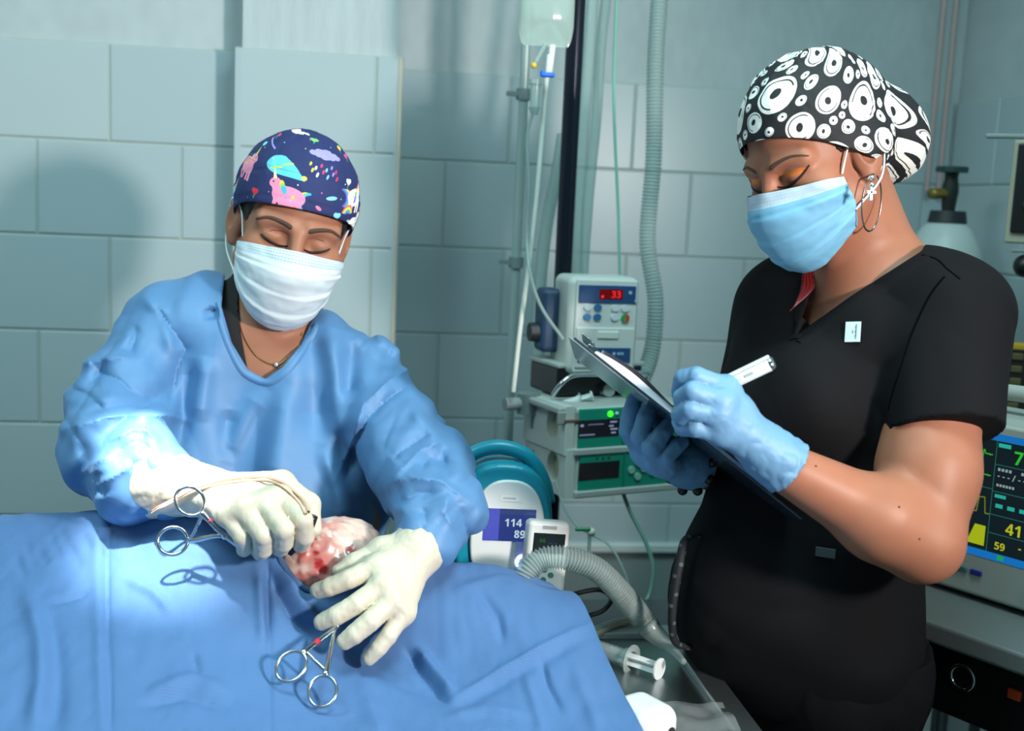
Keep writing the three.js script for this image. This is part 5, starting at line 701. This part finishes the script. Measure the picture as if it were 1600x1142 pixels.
// infusion bag with its drip line
{
  const o = thing('infusion_bag', 'clear infusion bag hanging beside the dark pole', 'bag', P(852, 70, 1.86));
  const nx = 40, w = (t) => 0.045 * (t < 0.12 ? 0.82 + 0.18 * Math.sqrt(t / 0.12) : 1), film = (s) => sheet(nx, 40, (u, v) => V((u * 2 - 1) * w(v), -0.002 + v * 0.24, s * 0.016 * Math.pow(Math.max(0, 1 - Math.pow(u * 2 - 1, 2)), 0.6) * Math.min(1, v * 6) + 0.001 * nz(u * 6, v * 9, s)));
  mesh('bag_film', merge(film(1), film(-1)), new THREE.MeshPhysicalMaterial({ color: 0xc6d6d0, roughness: 0.15, transmission: 0.5, thickness: 0, side: THREE.DoubleSide }), o);
  mesh('port', taper([V(0.0, 0, 0), V(-0.016, -0.03, 0.004)], [0.004, 0.004], 4, 10), M.tubing, o); mesh('port_plug', new THREE.SphereGeometry(0.0052, 12, 8).translate(-0.018, -0.034, 0.005), std(0xd8b23a, 0.4), o); mesh('port', taper([V(0.012, 0, 0), V(0.008, -0.05, 0)], [0.0055, 0.0055], 4, 10), std(0xd6dccf, 0.4), o);
  const q = (x, y, d) => P(x, y, d).sub(o.position);
  mesh('clamp', merge(rbox(0.02, 0.008, 0.008, 0.003, ...q(857, 117, 1.84).toArray(), 2), rbox(0.008, 0.011, 0.01, 0.003, ...q(848, 115, 1.84).toArray(), 2)), std(0x1c62d8, 0.4), o);
  const dc = q(836, 150, 1.86); mesh('drip_chamber', merge(cyl(0.009, 0.008, 0.04, 20, dc.x, dc.y, dc.z), cyl(0.0105, 0.0105, 0.008, 20, dc.x, dc.y + 0.022, dc.z), cyl(0.0095, 0.006, 0.012, 20, dc.x, dc.y - 0.024, dc.z)), M.tubing, o);
  mesh('drip_line', tube([q(858, 85, 1.86), q(852, 150, 1.87), q(847, 210, 1.88), q(839, 300, 1.89), q(828, 400, 1.9), q(812, 520, 1.91), q(802, 612, 1.92)], 0.0042, 60, 8), std(0xcdd3cb, 0.4), o);
  mesh('drip_line', tube([q(833, 172, 1.86), q(824, 210, 1.87), q(826, 290, 1.88), q(823, 360, 1.89), q(828, 425, 1.87), q(846, 480, 1.86), q(880, 530, 1.85)], 0.003, 60, 8), M.tubing, o);
}
// hanging hoses and tubes
const hang = (name, label, cat, pts, r, mat, geo) => tag(mesh(name, geo ?? tube(px3(pts), r, 70, 10), mat, scene, true), label, cat);
hang('hanging_hose', 'corrugated clear hose hanging right of the pump', 'hose', 0, 0, M.tubing, hose(px3([[1034, -60, 2.06], [1030, 0, 2.06], [1024, 100, 2.06], [1021, 250, 2.07], [1012, 380, 2.08], [1024, 470, 2.08], [1018, 550, 2.08], [1000, 600, 2.06], [985, 640, 2.04]]), 0.0145, 0.0016, 0.0062, 16));
hang('clear_tube', 'wide clear tube hanging beside the dark pole', 'tube', [[930, -60, 2.1], [922, 60, 2.1], [912, 200, 2.1], [902, 330, 2.1], [903, 470, 2.1], [915, 560, 2.09]], 0.011, M.tubing);
hang('clear_tube', 'slanting clear tube between the pole and the green line', 'tube', [[955, -60, 2.14], [940, 60, 2.14], [932, 180, 2.14], [918, 330, 2.14], [912, 470, 2.14], [930, 560, 2.12]], 0.01, M.tubing);
hang('clear_tube', 'clear tube bowing out left of the dark pole', 'tube', [[880, 210, 2.15], [872, 260, 2.15], [856, 340, 2.15], [845, 430, 2.15], [840, 540, 2.14], [850, 620, 2.12]], 0.012, M.tubing);
hang('green_line', 'thin green gas line hanging against the tiles', 'tube', [[966, -60, 2.08], [961, 60, 2.08], [959, 130, 2.08], [961, 220, 2.08], [966, 330, 2.08], [969, 440, 2.08], [975, 540, 2.07], [985, 620, 2.05]], 0.0028, std(0x7fb8a6, 0.3));
hang('green_line', 'thin green gas line looping below the syringe pumps', 'tube', [[968, 755, 1.95], [985, 800, 1.95], [1008, 845, 1.94], [1020, 885, 1.93], [1014, 930, 1.92], [995, 950, 1.9], [978, 930, 1.9]], 0.0035, std(0x6f9a8c, 0.35));
hang('clear_line', 'thin clear line with a green stopcock below the pumps', 'tube', [[868, 752, 1.86], [880, 790, 1.85], [898, 818, 1.84], [918, 832, 1.83], [950, 850, 1.82], [972, 885, 1.8], [985, 925, 1.78], [990, 960, 1.76]], 0.0022, M.tubing);
{ const o = thing('stopcock', 'green and white stopcock on the thin clear line', 'valve', P(914, 830, 1.826)); mesh('lever', rbox(0.026, 0.006, 0.006, 0.0028, -0.004, 0.004, 0.003, 2), std(0x1b8a5a, 0.4), o); mesh('valve_body', new THREE.SphereGeometry(0.007, 14, 10).translate(0.01, -0.001, 0), std(0xd8d9c8, 0.4), o); mesh('arm', cyl(0.003, 0.003, 0.03, 12, 0.008, -0.016, 0), M.tubing, o); }
hang('power_cord', 'black cord coiled behind the breathing hose', 'cord', [[880, 935, 1.66], [905, 926, 1.66], [940, 922, 1.66], [955, 935, 1.65], [940, 955, 1.63], [905, 962, 1.62], [880, 955, 1.62]], 0.0035, std(0x101418, 0.5));
// small trolley behind the table
{
  const a = P(830, 900, 1.78), o = thing('equipment_trolley', 'dark trolley behind the table carrying the two small monitors', 'trolley', V(a.x + 0.07, 0, a.z)), h = 0.83;
  mesh('shelf', rbox(0.4, 0.025, 0.24, 0.006, 0, h - 0.0125, 0.02, 2), std(0x3b4448, 0.4), o); for (const x of [-0.18, 0.18]) for (const z of [-0.08, 0.12]) mesh('leg', cyl(0.012, 0.012, h - 0.03, 14, x, (h - 0.03) / 2, z), std(0x3b4448, 0.4), o); mesh('lower_shelf', rbox(0.38, 0.02, 0.22, 0.005, 0, 0.25, 0.02, 2), std(0x3b4448, 0.5), o);
}
// turquoise vital signs monitor
{
  const o = tilted('vital_signs_monitor', 'turquoise and white vital signs monitor with a carrying handle', 'monitor', 786, 812, 1.62, 6, 6, -3), teal = std(0x0f8ea6, 0.35);
  const oval = (a, b, n = 48) => { const s = new THREE.Shape(); for (let i = 0; i <= n; i++) { const t = i / n * 6.28318, c = Math.cos(t), q = Math.sin(t), x = a * Math.sign(c) * Math.pow(Math.abs(c), 0.8), y = b * Math.sign(q) * Math.pow(Math.abs(q), 0.8); i ? s.lineTo(x, y) : s.moveTo(x, y); } return s; };
  mesh('body', new THREE.ExtrudeGeometry(oval(0.063, 0.088), { depth: 0.05, bevelEnabled: true, bevelSize: 0.008, bevelThickness: 0.012, bevelSegments: 4 }).translate(0, -0.015, -0.055), teal, o);
  mesh('front_panel', new THREE.ExtrudeGeometry(oval(0.049, 0.076), { depth: 0.004, bevelEnabled: true, bevelSize: 0.003, bevelThickness: 0.003, bevelSegments: 3 }).translate(0.006, -0.02, 0.006), std(0xdfe3e1, 0.4), o);
  mesh('handle', taper([V(-0.066, -0.01, -0.03), V(-0.066, 0.045, -0.03), V(-0.05, 0.083, -0.03), V(-0.012, 0.098, -0.03), V(0.03, 0.088, -0.03), V(0.055, 0.058, -0.03), V(0.068, 0.02, -0.03)], [0.01, 0.0105, 0.0105, 0.0105, 0.01], 50, 14), teal, o);
  mesh('nameplate', plate(0.026, 0.009, 0.006, 0.034, 0.0135), std(0xffffff, 0.5, 0, { map: canvasTex(128, 44, (g, a, b) => { g.fillStyle = '#e8eae8'; g.fillRect(0, 0, a, b); g.fillStyle = '#9aa5a6'; for (let i = 0; i < 8; i++) g.fillRect(20 + i * 11, 16 + (i % 2) * 2, 8, 12); }) }), o);
  mesh('screen', plate(0.073, 0.046, 0.008, -0.004, 0.0138), screenMat(canvasTex(320, 200, (g, a, b) => { g.fillStyle = '#2b3f8f'; g.fillRect(0, 0, a, b); g.fillStyle = '#5a63d8'; g.fillRect(0, 0, 96, b); g.fillStyle = '#394a86'; g.fillRect(96, 0, a, 34); g.fillStyle = '#b8d8e8'; g.font = '20px sans-serif'; g.fillText('▪ ◂ ▫ ▸', 130, 25); g.font = 'bold 66px sans-serif'; g.fillStyle = '#d8f0f4'; g.fillText('114', 128, 108); g.fillText('89', 190, 178); g.font = '18px sans-serif'; g.fillText('mmHg', 258, 80); }), 0.75), o);
  mesh('button_light', new THREE.TorusGeometry(0.0085, 0.003, 10, 30).translate(0.03, -0.056, 0.014), std(0xffffff, 0.3, 0, { emissive: 0xb8c8ff, emissiveIntensity: 1.6 }), o); mesh('button_strip', plate(0.022, 0.05, 0.03, -0.05, 0.0136), std(0xb6bcf0, 0.4), o);
}
// white handheld monitor in front of it
{
  const o = tilted('handheld_monitor', 'white handheld monitor with a small dark screen beside the breathing hose', 'monitor', 851, 868, 1.6, 4, 12, -5);
  mesh('case', rbox(0.06, 0.1, 0.026, 0.007, 0, 0, 0, 4), std(0xdfe2df, 0.4), o);
  mesh('screen', plate(0.045, 0.028, 0.001, 0.02, 0.0134), screenMat(canvasTex(192, 120, (g, a, b) => { g.fillStyle = '#1a2a30'; g.fillRect(0, 0, a, b); g.fillStyle = '#1f8a3c'; g.font = 'bold 34px sans-serif'; g.fillText('66', 36, 56); g.fillStyle = '#2a5a9a'; g.fillText('-- --', 92, 66); }), 0.5), o);
  mesh('nameplate', plate(0.02, 0.005, 0, 0.042, 0.0134), std(0x9aa3a3, 0.5), o); for (const [x, y] of [[-0.012, -0.024], [-0.002, -0.031], [0.008, -0.024], [-0.002, -0.017]]) mesh('button', cylZ(0.0038, 0.004, 0.003, 16, x, y, 0.0135), std(0x147a72, 0.4), o);
  const p = tilted('thermometer_probe', 'white probe with a yellow collar beside the turquoise monitor', 'probe', 845, 800, 1.68, 0, 0, -4); mesh('grip', lathe([[0, -0.03], [0.008, -0.03], [0.009, -0.01], [0.0085, 0.002], [0.006, 0.008]], 20), std(0xdcdcd4, 0.4), p); mesh('collar', lathe([[0.006, 0.006], [0.0062, 0.024], [0.004, 0.03], [0, 0.03]], 20), std(0xe0b41c, 0.4), p); mesh('cable', tube([V(0, 0.03, 0), V(-0.002, 0.04, -0.004), V(-0.012, 0.046, -0.02)], 0.002, 16, 8), std(0xc8c8c0, 0.5), p);
}
// gas cylinder in the corner
{
  const c = P(1480, 345, 2.32), o = thing('gas_cylinder', 'white gas cylinder with a dark valve behind the person in black scrubs', 'cylinder', V(c.x, 0, c.z)), top = c.y, R = 0.083;
  mesh('cylinder_body', lathe([[0, 0.01], [R, 0.01], [R, top - 0.14], [R * 0.96, top - 0.1], [R * 0.82, top - 0.05], [R * 0.58, top - 0.015], [0.03, top], [0, top]], 40), std(0xb7c0bf, 0.45), o);
  mesh('neck_collar', cyl(0.034, 0.038, 0.024, 28, 0, top + 0.008, 0), std(0x20262a, 0.5), o); mesh('valve_stem', lathe([[0.013, top + 0.02], [0.015, top + 0.04], [0.017, top + 0.06], [0.013, top + 0.085], [0.014, top + 0.1]], 20), std(0x2e3430, 0.45, 0.5), o);
  mesh('handwheel', merge(cyl(0.031, 0.031, 0.011, 28, 0, top + 0.102, 0)), std(0x1f3a3a, 0.5), o); mesh('outlet', taper([V(0, top + 0.055, 0), V(-0.045, top + 0.052, 0.01)], [0.009, 0.011], 6, 14), std(0x8a7436, 0.4, 0.5), o);
  mesh('label_plate', new THREE.CylinderGeometry(R + 0.0008, R + 0.0008, 0.05, 24, 1, true, -0.2, 0.9).translate(0, top - 0.17, 0), std(0x9a8886, 0.6), o);
}
for (const [dx, label] of [[0, 'pinkish supply pipe in the corner, left of the pair'], [0.028, 'pinkish supply pipe in the corner, right of the pair']]) { const a = P(1478, 120, 2.5); tag(mesh('supply_pipe', cyl(0.0055, 0.0055, 1.2, 14, a.x + dx, 2.14, -2.455), std(0xb49a98, 0.4), scene, true), label, 'pipe'); }
// wall rack at the right edge
{
  const a = P(1590, 300, 1.98), o = thing('gauge_rack', 'black gauge panel in a beige frame at the right wall', 'panel', a, -0.6);
  mesh('frame', rbox(0.13, 0.175, 0.03, 0.004, 0.052, 0, 0, 2), std(0xa39f8e, 0.5), o); mesh('panel_face', rbox(0.12, 0.15, 0.02, 0.003, 0.055, 0.006, 0.012, 2), std(0x0d0f12, 0.4), o); for (const [x, y] of [[0.018, -0.02], [0.018, 0.02], [0.03, -0.05]]) mesh('knob', cylZ(0.006, 0.007, 0.012, 14, x, y, 0.026), std(0x33302c, 0.4), o); mesh('gauge', cylZ(0.018, 0.018, 0.008, 24, 0.07, 0.03, 0.024), std(0x6a4a2a, 0.4), o);
  mesh('top_bar', rbox(0.2, 0.008, 0.02, 0.003, 0.04, 0.094, 0.0, 2), std(0x8b9494, 0.4), o); mesh('lower_bar', rbox(0.1, 0.006, 0.015, 0.002, 0.05, -0.1, 0.004, 2), std(0x7d8686, 0.4), o); mesh('bulb', new THREE.SphereGeometry(0.02, 18, 14).translate(0.025, -0.125, 0.01), std(0x0c0d0f, 0.4), o);
  mesh('wall_bracket', box(0.03, 0.1, 0.12, 0.08, 0, -0.06), M.steelSoft, o);
}
// yellow switch strip and pale cabinet edge
{
  const o = thing('switch_box', 'yellow framed box with a row of dark switches', 'box', P(1582, 590, 2.05), -0.35); mesh('frame', rbox(0.05, 0.125, 0.03, 0.003, 0, 0, 0, 2), std(0xb8931c, 0.5), o); mesh('backing', rbox(0.038, 0.112, 0.01, 0.002, 0.003, -0.003, 0.013, 2), std(0x17150e, 0.5), o);
  for (let k = 0; k < 5; k++) mesh('switch', rbox(0.019, 0.012, 0.007, 0.002, 0.001, 0.04 - k * 0.022, 0.018, 2), std(0x5a5030, 0.5), o); mesh('stalk', cyl(0.01, 0.01, P(1582, 590, 2.05).y - 0.06, 14, 0, -(P(1582, 590, 2.05).y + 0.06) / 2, -0.005), std(0x3a3f40, 0.5), o);
}
// patient monitor on its steel cart
{
  const yaw = -60, o = thing('patient_monitor', 'grey patient monitor with green and yellow readings on the steel cart', 'monitor', P(1565, 797, 1.64), yaw * DEG), w = 0.34, h = 0.27;
  mesh('case', rbox(w, h, 0.13, 0.018, 0, -0.005, -0.065, 4), std(0xa3a9a2, 0.5), o); mesh('bezel', rbox(w * 0.96, h * 0.94, 0.012, 0.005, 0, -0.005, 0.001, 3), std(0xaeb3ab, 0.5), o);
  mesh('carry_handle', taper([V(-0.1, 0.12, -0.05), V(-0.09, 0.152, -0.05), V(-0.05, 0.16, -0.05), V(0.05, 0.16, -0.05), V(0.09, 0.152, -0.05), V(0.1, 0.12, -0.05)], [0.012, 0.012], 40, 12), std(0xb0b5ae, 0.5), o);
  mesh('screen', plate(0.27, 0.182, 0.0, 0.018, 0.0076), screenMat(canvasTex(640, 432, monitorScreen), 0.62), o);
  for (let k = 0; k < 5; k++) mesh('button', rbox(0.018, 0.008, 0.005, 0.002, -0.12 + k * 0.024, -0.098, 0.008, 2), std(k === 4 ? 0x24308a : 0x3f7074, 0.4), o); mesh('dial', cylZ(0.02, 0.022, 0.02, 28, 0.1, -0.1, 0.012), std(0x2b3550, 0.4), o);
  const q = P(1565, 797, 1.64), c = thing('equipment_cart', 'steel topped cart with a dark front under the patient monitor', 'cart', V(q.x, 0, q.z), yaw * DEG), th = q.y - 0.142;
  mesh('cart_top', rbox(0.62, 0.03, 0.42, 0.006, 0.06, th - 0.015, -0.07, 2), std(0x9aa2a2, 0.4, 0.5), c); mesh('drawer_front', rbox(0.56, 0.1, 0.36, 0.006, 0.06, th - 0.085, -0.07, 2), std(0x0d0e10, 0.45), c); mesh('lock_ring', new THREE.TorusGeometry(0.017, 0.0028, 12, 36).translate(0.03, th - 0.072, 0.112), M.steel, c); mesh('lock_core', cylZ(0.015, 0.015, 0.004, 24, 0.03, th - 0.072, 0.111), std(0x15161a, 0.4), c); mesh('orange_switch', rbox(0.018, 0.014, 0.008, 0.002, 0.105, th - 0.068, 0.112, 2), std(0xe0521a, 0.4), c);
  for (const x of [-0.2, 0.32]) for (const z of [-0.24, 0.1]) mesh('leg', cyl(0.014, 0.014, th - 0.13, 14, x, (th - 0.13) / 2, z), std(0x6a7274, 0.35, 0.8), c);
  mesh('green_indicator', new THREE.SphereGeometry(0.006, 12, 8).translate(-0.235, th + 0.004, 0.13), std(0x1a7a3a, 0.3, 0, { emissive: 0x22d060, emissiveIntensity: 0.6 }), c);
}
function monitorScreen(g, w, h) {
  g.fillStyle = '#16262c'; g.fillRect(0, 0, w, h); g.fillStyle = '#1a86e0'; g.fillRect(0, 0, w, 24); g.fillRect(0, h - 26, w, 26); g.fillStyle = '#22c060'; g.fillRect(330, h - 22, 24, 16);
  g.strokeStyle = '#2f7a70'; g.lineWidth = 3; for (const [a, b, c, d] of [[290, 24, 290, h - 26], [0, 190, 290, 190], [290, 104, w, 104], [290, 196, w, 196], [290, 276, w, 276], [290, 340, w, 340], [440, 276, 440, 340]]) { g.beginPath(); g.moveTo(a, b); g.lineTo(c, d); g.stroke(); }
  g.strokeStyle = '#3fd43a'; g.lineWidth = 4; for (const y0 of [74, 146]) { g.beginPath(); for (let x = 0; x < 280; x += 3) { const t = x % 96, y = t < 40 ? 0 : t < 46 ? -22 : t < 52 ? 26 : t < 58 ? -12 : t < 80 ? 4 * Math.sin(t) : 0; x ? g.lineTo(x, y0 + y) : g.moveTo(x, y0 + y); } g.stroke(); }
  g.strokeStyle = '#8f9a34'; g.lineWidth = 4; g.beginPath(); for (let k = 0; k < 6; k++) { const x = k * 48; g.moveTo(x, 278); g.lineTo(x + 6, 226); g.lineTo(x + 26, 224); g.lineTo(x + 32, 278); g.lineTo(x + 48, 278); } g.stroke();
  g.fillStyle = '#c6d81e'; g.beginPath(); g.moveTo(0, h - 40); g.lineTo(0, 300); g.lineTo(90, 298); g.lineTo(104, 360); g.lineTo(130, 300); g.lineTo(190, 304); g.lineTo(210, 372); g.lineTo(222, 372); g.lineTo(240, 322); g.lineTo(280, 322); g.lineTo(280, h - 40); g.fill();
  g.fillStyle = '#2fd0b8'; g.fillRect(296, 30, 44, 14); g.fillStyle = '#38e03a'; g.font = 'bold 62px sans-serif'; g.fillText('71', 352, 92); g.fillStyle = '#a8c0c0'; g.font = 'bold 30px sans-serif'; g.fillText('- - - / - - -', 302, 150); for (let i = 0; i < 8; i++) { g.fillRect(302 + i * 13 + (i > 3 ? 30 : 0), 114, 9, 10); if (i < 6) g.fillRect(302 + i * 11, 168, 8, 9); } g.fillStyle = '#2fc8b4'; for (let k = 0; k < 3; k++) g.fillRect(306 + k * 42, 236, 26, 14); g.fillRect(300, 204, 40, 12);
  g.fillStyle = '#d8e02a'; g.font = 'bold 54px sans-serif'; g.fillText('41', 350, 332); g.font = 'bold 36px sans-serif'; g.fillText('59', 316, 392); g.fillText('-', 400, 380); g.fillText('35', 470, 392); g.fillStyle = '#9ab0b0'; g.fillText('- -', 470, 320);
}

renderer.render(scene, camera);
